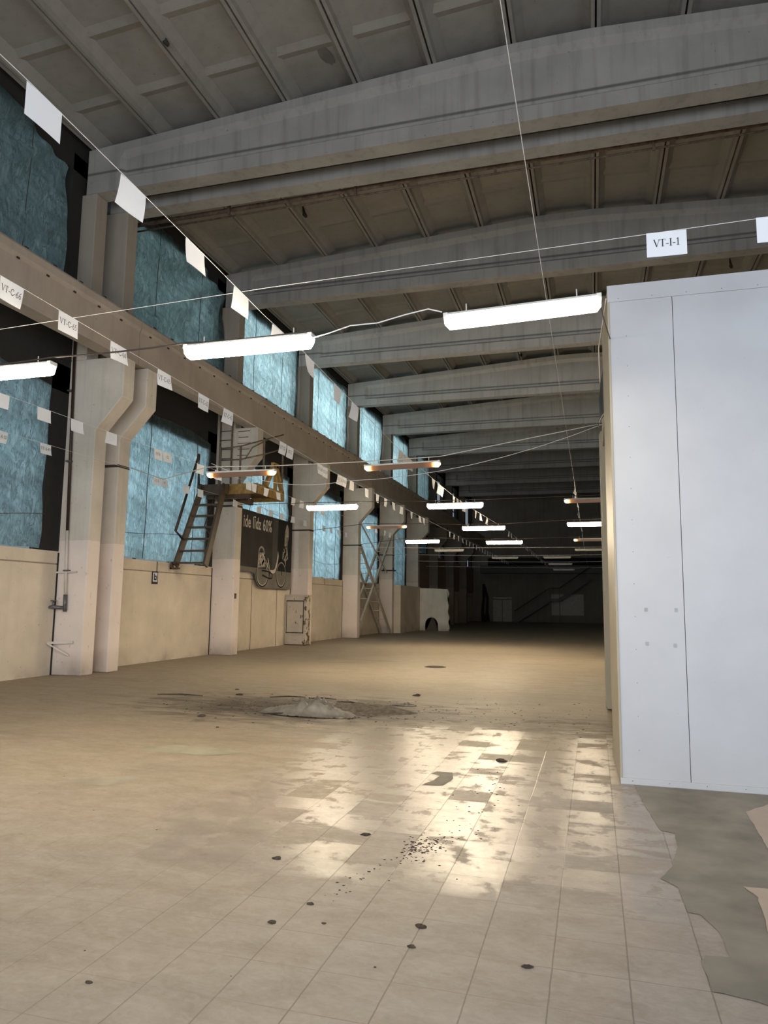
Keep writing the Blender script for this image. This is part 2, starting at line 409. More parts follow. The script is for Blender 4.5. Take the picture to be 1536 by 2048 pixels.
# ------------------------------------------------------------------ columns, roof beams, crane girders
COLS = []
clab = ['nearest concrete column on the left, with the brown water pipe and grey tap',
 'concrete column close behind the one carrying the water pipe, its twin',
 'concrete column behind the steel stair and yellow platform',
 'concrete column behind the rusty white cabinet, right of the bicycle poster',
 'concrete column just left of the crossed steel braces',
 'concrete column just right of the crossed steel braces',
 'concrete column behind the broken white wall stub',
 'dim concrete column just beyond the broken white wall stub',
 'dark concrete column, second beyond the broken white wall stub',
 'darkest concrete column, last before the far end wall']
for i,y in enumerate(CY):
    b = MB(); xl = -11.5 if i == 0 else -11.28; xu = -10.78 if i == 0 else -10.56
    pts = [(xl,0),(XC,0),(XC,5.3),(-9.78,6.02),(-9.78,6.93),(xl,6.93)]
    b.prism(pts, lambda u,v,t: (u,t,v), y, y+CW)
    b.box((xl,y,6.93),(xu,y+CW,10.9))
    o = b.build('concrete_column', M['column'] if i < 7 else M['darkened'], bevel=.018)
    tag(o, clab[i], 'column', 'concrete columns along the window wall'); COLS.append(o)

blab = ['nearest roof beam, the big concrete one across the top of the picture',
 'roof beam touching the back of the nearest big beam, rusty pipe under it',
 'stained concrete roof beam behind the rusty pipe, crossing above the paper reading VT-I-1',
 'concrete roof beam right behind the two brightest near lamps',
 'concrete roof beam, second behind the two brightest near lamps',
 'concrete roof beam, third behind the two brightest near lamps',
 'concrete roof beam, fourth behind the two brightest near lamps',
 'dim concrete roof beam, fifth behind the two brightest near lamps',
 'dark concrete roof beam, last but one before the far end wall',
 'darkest concrete roof beam, last before the far end wall']
XS = [-11.07,-10.2,-10.1,-8.,-6.,-4.,-2.4,-1.4,-.6,.2,1.2,2.4,4.,6.,8.,9.45]
for i,y in enumerate(CY):
    bm = bmesh.new(); rings = []; yc = y + .2; zb = 10.9
    for x in XS:
        zt = ztop(x) - (.03 if abs(x+.6) < .5 else 0)
        solid = x < -10.15
        w = .195 if solid else .095
        pr = [(-.2,zb),(-.2,zb+.30),(-w,zb+.38 if not solid else zb+.31),(-w,zt-.34),(-.2,zt-.2),(-.2,zt)]
        pr = pr + [(-u,v) for u,v in reversed(pr)]
        rings.append([bm.verts.new((x,yc+u,v)) for u,v in pr])
    for A,B in zip(rings,rings[1:]):
        n = len(A)
        for k in range(n): bm.faces.new((A[k],A[(k+1)%n],B[(k+1)%n],B[k]))
    bm.faces.new(rings[0]); bm.faces.new(rings[-1])
    m = MB(); m.bm.free(); m.bm = bm
    o = m.build('roof_beam', M['beam_lit'] if 3 <= i <= 6 else M['beam'], bevel=.012)
    tag(o, blab[i], 'roof beam', 'concrete roof beams')

glab = ['nearest crane girder length, on the left behind papers VT-C-66 to VT-C-64',
 'crane girder length from the twin columns to the column with the yellow platform',
 'crane girder length above the bicycle poster',
 'crane girder length from the rusty cabinet column to the crossed braces',
 'crane girder length above the crossed steel braces',
 'crane girder length ending above the broken white wall stub',
 'dim crane girder length just beyond the broken white wall stub',
 'dark crane girder length towards the far end',
 'last crane girder length before the far end wall']
gy = [(4.5,13.835)] + [(p+.0,q) for p,q in zip([13.85,20.06,26.06,32.11,38.11,44.11,50.11,56.11],[20.05,26.05,32.1,38.1,44.1,50.1,56.1,69.4])]
for i,(y0,y1) in enumerate(gy):
    b = MB()
    pr = [(-10.25,6.935),(-9.87,6.935),(-9.87,7.72),(-9.83,7.80),(-9.83,7.95),(-9.86,8.0),(-10.45,8.0),(-10.45,7.8),(-10.25,7.7)]
    b.prism(pr, lambda u,v,t: (u,t,v), y0+.006, y1-.006)
    y = y0 + .35
    while y < y1-.2:      # fixing holes near the top and rail clips on it
        b.box((-9.835,y-.035,7.70),(-9.86,y+.035,7.735),1)
        b.box((-9.95,y+.2,8.0),(-9.89,y+.28,8.05),1)
        y += .75
    o = b.build('crane_girder', [M['girder'], M['hole']], bevel=.008)
    tag(o, glab[i], 'girder', 'crane girder lengths along the window wall')

# ------------------------------------------------------------------ cloths over the windows
def tarp(y0, y1, z0, z1, seed, label, lower, fold=.07, notch=0., cords=(.25,.62)):
    L = y1-y0; Hh = z1-z0; ny = max(8,int(L/.09)); nz = int(Hh/.09)
    bm = bmesh.new(); g = []
    ft = [(-.3+random.random()*1.3, random.uniform(.5,1.2), random.uniform(.5,1.3)) for _ in range(3)]
    for j in range(nz+1):
        row = []
        for i in range(ny+1):
            u = i/ny; v = j/nz
            top = z1 - .35*notch*max(0,(u-.55)/.45) - .05*math.sin(u*9+seed)
            bot = z0 + .03*noise.noise((u*7,seed,1.))
            zz = bot + (top-bot)*v
            yy = y0 + L*u + (.05*noise.noise((v*4,seed,3.)) if i in (0,ny) else 0)
            P = Vector((yy*.8,zz*.8,seed*3.1))
            d = fold*.8*noise.noise(P) + fold*.45*noise.noise((yy*2.4+zz*.9,zz*1.1,seed*1.7))
            for (c,w,a) in ft:   # drooping folds gathered from the upper edge
                q = (yy-y0)/L - c; rr = zz - (z0+.2) - a*2.2*q*q*L*.35
                d += fold*.33*math.sin(rr*5.5/w)*math.exp(-(q*2.2)**2)*(.35+.65*(1-v))
            if lower: d = max(-.09, min(.12, d))
            else:
                if seed < 4:
                    an = math.atan2(zz-z1-.3, yy-y1-.4); rd = math.hypot(zz-z1-.3, yy-y1-.4)
                    d += .075*math.sin(an*17+2.*noise.noise((yy*.7,zz*.7,seed)))*min(1,rd/2.)
                d = max(-.02, min(.45, d*1.3+.1))
            row.append(bm.verts.new((-11.13+d*.75, yy, zz)))
        g.append(row)
    for j in range(nz):
        for i in range(ny):
            f = bm.faces.new((g[j][i],g[j][i+1],g[j+1][i+1],g[j+1][i])); f.smooth = True
    m = MB(); m.bm.free(); m.bm = bm
    o = m.build('tarpaulin', M['tarp'])
    tag(o, label, 'tarpaulin', 'blue green tarpaulins over the windows')
    for c in cords:
        yy = y0 + L*c; k = MB()
        k.tube([(-11.02+.01*math.sin(t*2+seed), yy+.05*(t-3)/3+.015*math.sin(t*1.7), z0+Hh*t/6*.985) for t in range(7)], .009, 5)
        k.build('cord', M['cable'], o)
    k = MB(); zc = z0 + Hh*.18
    k.tube([(-11.02, y0+.05+(L-.1)*t/6, zc+.10*math.sin(t*.9+seed)-.06*t/6*L*.2) for t in range(7)], .007, 5); k.build('cord', M['cable'], o)
    return o
up = ['dark green tarpaulin over the nearest upper window, top left corner',
 'dark teal tarpaulin over the upper window right behind the twin columns',
 'pale blue tarpaulin over the upper window above the yellow platform',
 'brightest pale blue tarpaulin, upper window above the rusty cabinet column and one bay on',
 'pale blue tarpaulin over the upper window above the crossed braces',
 'smaller pale blue tarpaulin over the upper window past the crossed braces',
 'dark blue tarpaulin over the last visible upper window']
lo = ['blue tarpaulin over the nearest lower window, left of the water pipe column',
 'blue tarpaulin over the lower window behind the steel stair',
 'light blue tarpaulin above the bicycle poster',
 'light blue tarpaulin over the lower window right of the rusty cabinet',
 'light blue tarpaulin behind the crossed steel braces',
 'dim blue tarpaulin over the lower window left of the broken wall stub']
for i in range(7):
    a,c = BAYS[i]; a2 = max(a+.02, 8.4)
    e = .62 if i == 0 else (.12 if i else .3)
    tarp(a2, c-e, 8.05, 11.72, i*2+1, up[i], False, .12 if i < 2 else .06, 1.6 if i in (0,1) else 0, (.3,.72))
for i in range(6):
    a,c = BAYS[i]; a2 = max(a+.02, 9.)
    e = .62 if i == 0 else .45
    tarp(a2, c-e, 4.45 if i == 2 else 2.66, 6.55 if i else 6.4, i*2+2, lo[i], True, .06, .8 if i == 0 else .5, (.33,.8) if i else (.45,))

# ------------------------------------------------------------------ fluorescent lamps
def make_lamp(kind):
    r = empty('fluorescent_lamp')
    b = MB(); b.prism([(-.058,.012),(.058,.012),(.04,.04),(-.04,.04)], lambda u,v,t:(t,u,v), -.60,.60); b.build('housing', M['housing'], r)
    d = MB(); prof = [(-.06,.015),(-.075,-.02),(-.065,-.065),(-.035,-.088),(.035,-.088),(.065,-.065),(.075,-.02),(.06,.015)]
    rings = []
    for x,s in ((-.635,.55),(-.60,.98),(-.3,1),(0,1),(.3,1),(.60,.98),(.635,.55)):
        q_ = .72 if kind in ('dim','unlit') else 1.
        rings.append([d.bm.verts.new((x,u*s*q_,v*s*q_+(.004 if q_ < 1 else 0))) for u,v in prof])
    for A,B in zip(rings,rings[1:]):
        for k in range(len(A)): d.bm.faces.new((A[k],A[(k+1)%len(A)],B[(k+1)%len(B)],B[k]))
    d.bm.faces.new(rings[0]); d.bm.faces.new(rings[-1])
    d.build('diffuser', M[kind], r)
    for s in (-1,1):
        e = MB(); e.box((s*.602,-.05,.002),(s*.64,.05,.04)); e.build('end_cap', M['housing'], r)
    for s in (-1,1):
        e = MB(); e.tube([(s*.45,0,.05),(s*.45,0,.115)], .006, 6); e.build('hanger', M['wire'], r)
    return r
PROTO = {}; TUBE = {'lit':50., 'lit_soft':26.}
def lamp(kind, x, y, z, label, tilt=0., rz=0.):
    if kind not in PROTO: o = PROTO[kind] = make_lamp(kind)
    else: o = copy_tree(PROTO[kind])
    o.location = (x,y,z+.05); o.rotation_euler = (0,tilt,rz)
    tag(o, label, 'lamp', 'fluorescent lamps on the cross wires')
    if kind in TUBE:
        l = bpy.data.lights.new('tube_light','AREA'); l.shape = 'RECTANGLE'; l.size = 1.2; l.size_y = .12; l.energy = TUBE[kind]; l.color = (1,.82,.57)
        lo_ = bpy.data.objects.new('tube_light', l); COL.objects.link(lo_); lo_.location = (x,y,z-.045); lo_.rotation_euler = (0,tilt,rz)
    return o
lamp('lit_soft', -.52, 5.8, 3.96, 'lit fluorescent lamp next to the top corner of the white box', -.03)
lamp('lit', -2.98, 5.78, 3.88, 'lit fluorescent lamp left of the one beside the white box')
lamp('lit', -5.74, 5.78, 3.85, 'lit fluorescent lamp cut off by the left edge of the picture')
lamp('dim', -5.72, 11.02, 3.72, 'failing fluorescent lamp in front of the yellow platform, glowing only at its ends')
lamp('dim', -2.96, 11.3, 3.79, 'tilted failing fluorescent lamp with orange papers over its middle', -.02)
lamp('lit', -5.95, 16.15, 3.83, 'lit fluorescent lamp level with the top of the bicycle poster')
lamp('lit', -2.96, 16.05, 3.78, 'lit fluorescent lamp in the middle, third row from the front')
lamp('dim', .07, 16.3, 3.84, 'failing fluorescent lamp topmost at the edge of the white box, one end glowing')
lamp('dim', -6.1, 21.45, 3.90, 'failing fluorescent lamp in front of the crossed braces')
lamp('lit', -3.1, 21.5, 3.83, 'lit fluorescent lamp in the middle, fourth row from the front')
lamp('lit', -.02, 20.9, 3.83, 'only fully lit fluorescent lamp at the edge of the white box in the distance')
lamp('lit', -6.03, 26.1, 3.85, 'small lit fluorescent lamp above the broken wall stub')
lamp('lit', -3., 25.9, 3.77, 'lit fluorescent lamp in the middle, farthest of the lit ones')
lamp('dim', .02, 26.5, 3.86, 'lower failing fluorescent lamp at the edge of the white box')
lamp('unlit', -5.95, 30.9, 3.85, 'unlit fluorescent lamp right of the small lamp above the wall stub')
lamp('unlit', -.06, 31.2, 3.85, 'unlit fluorescent lamp at the edge of the white box, right below the lower failing one')
lamp('unlit', -4.13, 35.9, 3.83, 'unlit fluorescent lamp in the distance, left of two in its row')
lamp('unlit', -1.63, 35.8, 3.83, 'unlit fluorescent lamp in the distance, right of two in its row')
lamp('unlit', -1.7, 41., 3.80, 'unlit fluorescent lamp in the distance, second farthest row')
lamp('unlit', -1.7, 46., 3.72, 'farthest unlit fluorescent lamp in the distance')

# ------------------------------------------------------------------ wires and strings
def wire(name, pts, r, mat, label, cat, sag=0.):
    P = []
    for a,c in zip(pts,pts[1:]):
        for k in range(8):
            t = k/8; p = Vector(a).lerp(Vector(c), t); p.z -= sag*4*t*(1-t); P.append(p)
    P.append(Vector(pts[-1]))
    b = MB(); b.tube(P, r, 5); return tag(b.build(name, mat), label, cat)
ZW = 4.0
wire('lamp_wire', [(-10.43,5.8,4.1),(-6.3,5.78,3.98),(-5.1,5.78,3.99),(-3.62,5.78,4.0),(-2.35,5.78,4.0)], .009, M['cable'], 'dark cable carrying the front row of lamps on the left', 'cable', .015)
P = [(-2.36,5.78,3.93),(-2.2,5.8,3.97),(-2.0,5.8,4.02),(-1.75,5.8,4.02),(-1.5,5.8,4.07),(-1.3,5.8,4.1),(-1.18,5.8,4.06)]
b = MB(); b.tube(P,.006,5); tag(b.build('white_cord', M['string']), 'wavy white cord joining the two brightest near lamps', 'cord')
wire('lamp_wire', [(.1,5.8,4.02),(.22,7.2,4.2)], .006, M['cable'], 'short dark lead from the nearest lamp to the corner of the white box', 'cable', .02)
wire('lamp_wire', [(-10.40,14.5,4.69),(-8.2,12.5,4.0),(-6.36,11.02,3.9),(-5.09,11.02,3.87),(-3.6,11.3,3.93),(-2.33,11.3,3.96),(.13,11.3,4.35)], .008, M['wire'], 'pale wire holding the two failing lamps of the second row', 'wire')
wire('lamp_wire', [(-10.40,20.0,4.55),(-6.6,16.15,3.98),(-5.3,16.15,3.97),(-3.6,16.05,3.93),(-2.3,16.05,3.93),(-.56,16.3,3.98),(.9,16.3,4.0)], .008, M['cable'], 'dark wire holding the lamps of the third row', 'wire')
wire('lamp_wire', [(-10.40,26.0,4.35),(-6.8,21.45,4.05),(-5.4,21.45,4.03),(-3.7,21.5,3.98),(-2.4,21.5,3.98),(-.65,20.9,3.98),(.9,20.9,4.0)], .009, M['cable'], 'dark wire holding the lamps of the fourth row', 'wire')
wire('lamp_wire', [(-10.40,32.1,4.3),(-6.7,26.1,4.0),(-5.3,26.1,4.0),(-3.6,25.9,3.92),(-2.3,25.9,3.92),(-.6,26.5,4.0),(.9,26.5,4.0)], .009, M['cable'], 'dark wire holding the lamps of the fifth row', 'wire')
wire('lamp_wire', [(-10.40,31.0,4.1),(-6.5,30.9,4.0),(-5.3,30.9,4.0),(-.7,31.2,4.0),(.9,31.2,4.0)], .010, M['wire'], 'pale wire holding the unlit lamps of the sixth row', 'wire')
wire('lamp_wire', [(-10.40,35.9,4.1),(-4.8,35.9,3.98),(-3.5,35.9,3.98),(-2.3,35.8,3.98),(-1.,35.8,3.98),(1.,35.8,4.0)], .011, M['wire'], 'pale wire holding the unlit lamps of the seventh row', 'wire')
wire('lamp_wire', [(-10.40,41.,4.05),(-2.3,41.,3.95),(-1.,41.,3.95),(1.2,41.,4.0)], .012, M['wire'], 'faint wire holding the second farthest unlit lamp', 'wire')
wire('lamp_wire', [(-10.40,46.,4.0),(-2.3,46.,3.87),(-1.,46.,3.87),(1.2,46.,3.9)], .012, M['wire'], 'faintest wire, holding the farthest unlit lamp', 'wire')
wire('slack_string', [(-7.2,12.6,4.3),(-4.5,13.,3.92),(.28,13.,4.78)], .006, M['string'], 'slack pale string sagging behind the tilted failing lamp', 'string', .22)

def zA(y): return 4.65
def zC(y): return 4.65 - .25*min(1,max(0,(y-5)/9.))
def zD(y):
    P = [(0,4.68),(3.2,4.65),(5,4.57),(6.6,4.48),(7.5,4.47),(11.8,4.22),(15,4.17),(17,4.15),(20,4.22),(28.7,4.48),(66,4.6)]
    for (a,p),(c,q) in zip(P,P[1:]):
        if a <= y <= c: return p+(q-p)*(y-a)/(c-a)
    return 4.6
STR = {'A':(-10.36,zA),'B':(-8.45,zA),'C':(-5.33,zC),'D':(-3.15,zD),'E':(-.385,zA)}
sl = {'A':'string of papers closest to the windows, passing in front of the columns','B':'string of papers second from the windows','C':'string of papers hanging VT-C-66 to VT-C-60',
      'D':'string of blank papers running from the top left corner','E':'thin string from the top of the picture past the nearest lamp, papers seen edge on'}
for k,(x,f) in STR.items():
    b = MB(); y0 = {'A':5.,'B':4.,'C':2.5,'D':1.,'E':1.2}[k]; y1 = {'A':44.,'B':56.,'C':62.,'D':66.,'E':64.}[k]
    n = 60; b.tube([(x,y0+(y1-y0)*t/n,f(y0+(y1-y0)*t/n)) for t in range(n+1)], .0028 if k != 'E' else .0027, 5)
    tag(b.build('hanging_string', M['string']), sl[k], 'string')
wire('hanging_string', [(-10.38,6.7,4.65),(-3.,6.2,4.66),(5.,5.85,4.66)], .0028, M['string'], 'thin string crossing the hall and carrying the paper VT-I-1', 'string')

# papers -------------------------------------------------------------
GL = {  # serif letters as strokes: (points, width)
 'V':(.78,[([(.10,1),(.42,0)],.12),([(.74,1),(.42,0)],.05),([(0,.98),(.24,.98)],.04),([(.62,.98),(.86,.98)],.04)]),
 'T':(.76,[([(.38,1),(.38,0)],.12),([(.03,.98),(.73,.98)],.045),([(.04,1),(.04,.78)],.04),([(.72,1),(.72,.78)],.04),([(.22,.02),(.54,.02)],.04)]),
 'I':(.42,[([(.2,1),(.2,0)],.13),([(.03,.98),(.37,.98)],.04),([(.03,.02),(.37,.02)],.04)]),
 'A':(.8,[([(.40,1),(.12,0)],.05),([(.40,1),(.68,0)],.12),([(.22,.36),(.58,.36)],.045),([(0,.02),(.24,.02)],.04),([(.54,.02),(.80,.02)],.04)]),
 'C':(.74,[([(.64,.74),(.62,.9),(.46,.99),(.27,.93),(.12,.72),(.09,.5),(.12,.27),(.27,.07),(.46,.01),(.6,.08),(.68,.22)],.09),([(.655,1),(.655,.72)],.035)]),
 '-':(.42,[([(.05,.34),(.36,.34)],.08)]),
 '1':(.5,[([(.27,1),(.27,0)],.11),([(.08,.86),(.27,.98)],.05),([(.09,.02),(.45,.02)],.04)]),
 '0':(.56,[([(.27,.98),(.12,.86),(.07,.5),(.12,.14),(.27,.02),(.42,.14),(.47,.5),(.42,.86),(.27,.98)],.08)]),
 '2':(.56,[([(.08,.76),(.14,.92),(.27,.98),(.4,.9),(.42,.72),(.3,.42),(.06,.04)],.08),([(.06,.05),(.48,.05)],.09)]),
 '3':(.56,[([(.08,.84),(.22,.97),(.38,.9),(.4,.7),(.22,.54),(.42,.42),(.44,.2),(.3,.03),(.08,.05)],.08)]),
 '4':(.56,[([(.36,0),(.36,.98),(.05,.3),(.5,.3)],.08)]),
 '5':(.56,[([(.46,.95),(.18,.95),(.12,.58),(.34,.56),(.46,.36),(.4,.12),(.24,.02),(.07,.06)],.08)]),
 '6':(.56,[([(.46,.97),(.26,.84),(.12,.55),(.09,.28),(.2,.04),(.36,.04),(.46,.24),(.4,.48),(.26,.54),(.12,.42)],.08)]),
 '7':(.56,[([(.07,.93),(.46,.93),(.2,0)],.08)]),
 '8':(.56,[([(.27,.53),(.12,.7),(.16,.92),(.27,.98),(.4,.9),(.42,.7),(.12,.34),(.12,.12),(.27,.02),(.43,.14),(.42,.34),(.27,.53)],.075)]),
 'B':(.7,[([(.16,1),(.16,0)],.11),([(.1,.98),(.4,.96),(.5,.76),(.38,.55),(.16,.53)],.05),([(.38,.55),(.56,.4),(.54,.12),(.38,.02),(.1,.02)],.05)]),
 '9':(.56,[([(.1,.03),(.3,.16),(.44,.45),(.47,.72),(.36,.96),(.2,.96),(.1,.76),(.16,.52),(.3,.46),(.44,.58)],.08)]),
 'O':(.8,[([(.4,.98),(.17,.86),(.09,.5),(.17,.14),(.4,.02),(.63,.14),(.71,.5),(.63,.86),(.4,.98)],.09)]),
 'N':(.8,[([(.16,0),(.16,1),(.64,0),(.64,1)],.08)]),
}
def curl(x, z, s):       # gentle bend of a hanging sheet
    t = -z/.21
    return s[0]*t*t + s[1]*math.sin((x+.15)*10)*t*.5 + s[2]*t*(x/.15)
PW, PH = .30, .21
def paper(x, y, z, rz, text, label, s=None, w=PW, group=None):
    if s is None: s = (random.uniform(-.03,.03), random.uniform(-.018,.018), random.uniform(-.02,.02))
    b = MB(); nx, nz = 10, 6; g = []
    cut = random.choice([0,0,.0,.004])
    for j in range(nz+1):
        g.append([b.bm.verts.new((-w/2+w*i/nx, curl(-w/2+w*i/nx,-PH*j/nz,s), -PH*j/nz)) for i in range(nx+1)])
    for j in range(nz):
        for i in range(nx):
            f = b.bm.faces.new((g[j][i],g[j][i+1],g[j+1][i+1],g[j+1][i])); f.smooth = True
    o = b.build('paper_sheet', M['paper']); o.location = (x,y,z); o.rotation_euler = (0,0,rz)
    tag(o, label, 'paper', group)
    if text:
        H = .062; adv = sum(GL[c][0] for c in text)*H; x0 = -adv/2; t = MB()
        for c in text:
            wd, strokes = GL[c]
            for pts, th in strokes:
                for (ax,az),(bx,bz) in zip(pts,pts[1:]):
                    a = Vector((x0+ax*H, az*H-.125)); e = Vector((x0+bx*H, bz*H-.125)); d = (e-a)
                    if d.length < 1e-6: continue
                    nrm = Vector((-d.y,d.x)).normalized()*th*H*.5*1.15; ex = d.normalized()*th*H*.2
                    n = max(1,int(d.length/.02))
                    for k in range(n):
                        p = a-ex+(d+2*ex)*k/n; q = a-ex+(d+2*ex)*(k+1)/n
                        t.face([(u.x, curl(u.x,u.y,s)-.0015, u.y) for u in (p+nrm,p-nrm,q-nrm,q+nrm)])
            x0 += wd*H
        t.build('lettering', M['ink'], o)
    return o
q = math.pi/2
def row(key, ys, texts, labels, group):
    x,f = STR[key]
    for i,y in enumerate(ys):
        yc = y + .15
        lab = labels[i] if i < len(labels) else labels[-1]
        paper(x, yc, f(yc)-.002, q, texts.get(i), lab, group=group)
gC = 'papers on the string from VT-C-66 onwards'
row('C', [5.27,6.06,6.92,7.88,8.89,9.63,11.7,12.03,13.55,13.86,14.79,15.10,15.62,16.77,17.71,18.5,19.3,20.2,21.4,22.5,23.1] + [27.63+.97*k for k in range(22)],
    {0:'VT-C-66',1:'VT-C-65',2:'VT-C-64',3:'VT-C-63',4:'VT-C-62',5:'VT-C-61',6:'VT-CO',7:'NT-C',8:'VT-C-60',9:'VT-C-59',10:'VT-C-58',11:'VT-C-56'},
    ['white paper printed VT-C-66 at the left edge of the picture','white paper printed VT-C-65 on the string','white paper printed VT-C-64 in front of the corbel','white paper printed VT-C-63 in front of the crane girder',
     'white paper printed VT-C-62 at the dark window top','white paper printed VT-C-61 in front of the ladder on the column','left half of the two joined papers above the yellow platform','right half of the two joined papers above the yellow platform',
     'left of the two joined papers over the corbel right of the yellow platform','right of the two joined papers over the corbel right of the yellow platform',
     'left of two touching papers right of the rusty cabinet column','right of two touching papers right of the rusty cabinet column','curled paper just right of the two touching papers under the girder',
     'small pale paper farther down the VT-C string under the crane girder'], gC)
gD = 'blank papers on the string from the top left corner'
row('D', [3.19,4.09,4.95,5.79,6.64,7.54,8.52,9.25,11.8,12.12,12.45,14.47,15.1,15.42,16.8,17.3,17.75,18.3,20.2,21.1,22.5,28.7,29.5,31.4,32.6]+[33.8+.87*k for k in range(24)], {},
    ['nearest blank paper, top left corner of the picture','second blank paper from the top left, in front of the first roof beam','third blank paper from the top left, in front of the dark teal tarpaulin','fourth blank paper from the top left, at the end of the second roof beam',
     'blank paper glowing right above the left bright lamp','blank paper right of the end of the left bright lamp','faint pink paper against the brightest upper tarpaulin','faint pink paper in front of an upper column right of the brightest tarpaulin',
     'left of three orange lit papers over the tilted failing lamp','middle of three orange lit papers over the tilted failing lamp','right of three orange lit papers over the tilted failing lamp',
     'single small paper right of the orange lit papers','left of two touching papers left of the middle lit lamp','right of two touching papers left of the middle lit lamp',
     'small paper in the row that runs over the middle lit lamps into the dark'], gD)
gB = 'papers on the second string from the windows'
row('B', [8.41,9.29,10.07,11.01,12.51,12.83,14.17,14.98,16.57,16.89,17.63,18.4,19.49,20.14,21.24,21.9,28.02,29.34,30.21,31.3,32.27,33.31,34.3,35.2], {4:'VT-B',5:'-52'},
    ['blank paper at the left edge under the lamp','blank paper left of the water pipe column in front of blue tarpaulin','blank paper on the water pipe column','blank paper on the twin column below its corbel',
     'left half of the upper pale double paper on the blue tarpaulin','right half of the upper pale double paper on the blue tarpaulin','orange lit paper left of the failing lamp at the stair','paper hanging below the failing lamp at the stair',
     'left of two touching papers under the yellow platform','right of two touching papers under the yellow platform','small white paper between the yellow platform and the bicycle poster'], gB)
gA = 'papers on the string closest to the windows'
row('A', [10.41,11.53,15.37,15.70,16.74,17.46,19.51,21.14,22.05,22.94,23.94,25.07,27.07,27.9,28.9,29.8], {0:'VT-A-50',1:'VT-A-49',2:'VT-A',3:'-47'},
    ['white paper ending in A-50 at the left edge','white paper printed VT-A-49 left of the water pipe column','left half of the lower pale double paper on the blue tarpaulin','right half of the lower pale double paper on the blue tarpaulin',
     'white paper at the top left corner of the steel stair','white paper on the top step of the steel stair','white paper on the column behind the steel stair','small white paper in front of the bicycle poster or the column after it'], gA)
row('E', [18.+.9*k for k in range(24)], {}, ['tiny paper seen edge on below the thin string near the white box'], 'papers seen edge on near the white box')
paper(.645, 6.03, 4.655, R(2), 'VT-I-1', 'white paper printed VT-I-1 hanging above the white box', (.0,.004,.0), .31)
paper(1.46, 5.99, 4.655, R(2), None, 'paper cut off by the right edge beyond VT-I-1', (.0,.01,.0), .31)

# ------------------------------------------------------------------ white box (cold room)
BX, BY, BH = .2, 7.15, 4.73
r = empty('cold_room', (BX,BY,0)); tag(r, 'tall white insulated panel box standing on the right', 'cold room')
def bpart(name, a, c, mat, bev=.0): 
    m = MB(); m.box(tuple(Vector(a)-Vector((BX,BY,0))), tuple(Vector(c)-Vector((BX,BY,0)))); return m.build(name, mat, r, bev)
xs = [BX+.012, .797, 1.997, 3.197, 4.397, 5.597, 6.797, 7.997, 9.3]
for a,c in zip(xs,xs[1:]): bpart('front_panel', (a,BY+.008,.055),(c-.005,BY+.12,BH-.17), M['panel'], .002)
bpart('seam_backing', (BX+.03,BY+.03,.03),(9.3,BY+.10,BH-.1), M['seam'])
bpart('top_flashing', (BX,BY,BH-.17),(9.3,BY+.16,BH), M['panel'], .003)
bpart('bottom_flashing', (BX,BY,0),(9.3,BY+.1,.055), M['panel'], .003)
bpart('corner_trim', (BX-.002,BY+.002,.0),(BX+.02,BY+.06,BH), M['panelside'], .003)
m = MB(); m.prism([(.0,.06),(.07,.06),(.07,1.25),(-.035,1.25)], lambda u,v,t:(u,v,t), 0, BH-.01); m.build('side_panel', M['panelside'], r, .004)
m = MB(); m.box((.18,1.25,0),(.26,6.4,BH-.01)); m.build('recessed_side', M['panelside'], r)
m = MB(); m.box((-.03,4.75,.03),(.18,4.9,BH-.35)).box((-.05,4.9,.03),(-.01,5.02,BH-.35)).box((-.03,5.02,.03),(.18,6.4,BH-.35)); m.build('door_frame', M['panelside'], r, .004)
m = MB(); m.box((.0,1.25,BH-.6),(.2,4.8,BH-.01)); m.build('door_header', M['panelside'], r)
m = MB(); m.box((.3,.2,BH-.14),(9.1,6.4,BH-.02)); m.build('roof_panel', M['panel'], r)
m = MB(); m.box((8.99,.2,0),(9.1,6.4,BH-.15)); m.build('back_panel', M['panel'], r); 
for (dx,dz,w) in ((.25,1.55,.03),(.51,1.55,.028),(.25,1.24,.03),(.49,1.23,.03)):      # remains of tape
    m = MB(); m.box((dx,.0055,dz),(dx+w,.009,dz+.035)); m.build('tape_mark', mat_plain('old_tape', (.345,.35,.355), .6), r)
m = MB()    # rows of rivets
for k in range(14): m.box((.165,.004,.3+k*.30),(.171,.009,.306+k*.30))
for k in range(12): m.box((.1+k*.31,-.003,.03),(.107+k*.31,.001,.037)); m.box((.1+k*.31,-.003,BH-.145),(.107+k*.31,.001,BH-.138))
o = m.build('rivets', M['seam'], r); 
# black film hanging from the upper side of the box
bm = bmesh.new(); g = []
LE = [(0.,.195),(.12,.185),(.28,.160),(.45,.150),(.62,.128),(.78,.132),(.9,.118),(1.,.108)]
def le(t):
    for (p,c),(q_,d) in zip(LE,LE[1:]):
        if p <= t <= q_: return c+(d-c)*(t-p)/(q_-p)
    return .108
for j in range(13):
    t = j/12; row_ = []
    for i in range(7):
        u = i/6
        xr = .212-.012*t
        row_.append(bm.verts.new((xr+(le(t)-xr)*u+.006*math.sin(u*9+t*5), 8.75+.55*u+.05*math.sin(t*8+u*6), 4.66-.78*t-.05*u*t)))
    g.append(row_)
for j in range(12):
    for i in range(6):
        f = bm.faces.new((g[j][i],g[j][i+1],g[j+1][i+1],g[j+1][i])); f.smooth = True
m = MB(); m.bm.free(); m.bm = bm; o = m.build('plastic_film', M['black'])
tag(o, 'torn black plastic film hanging at the top left side of the white box', 'plastic film')
s_ = o.modifiers.new('thick','SOLIDIFY'); s_.thickness = .004
wire('side_cable', [(.19,7.2,4.62),(.12,8.0,4.4),(.13,8.3,4.1)], .008, M['whitemetal'], 'loose pale cable at the top left corner of the white box', 'cable', .02)

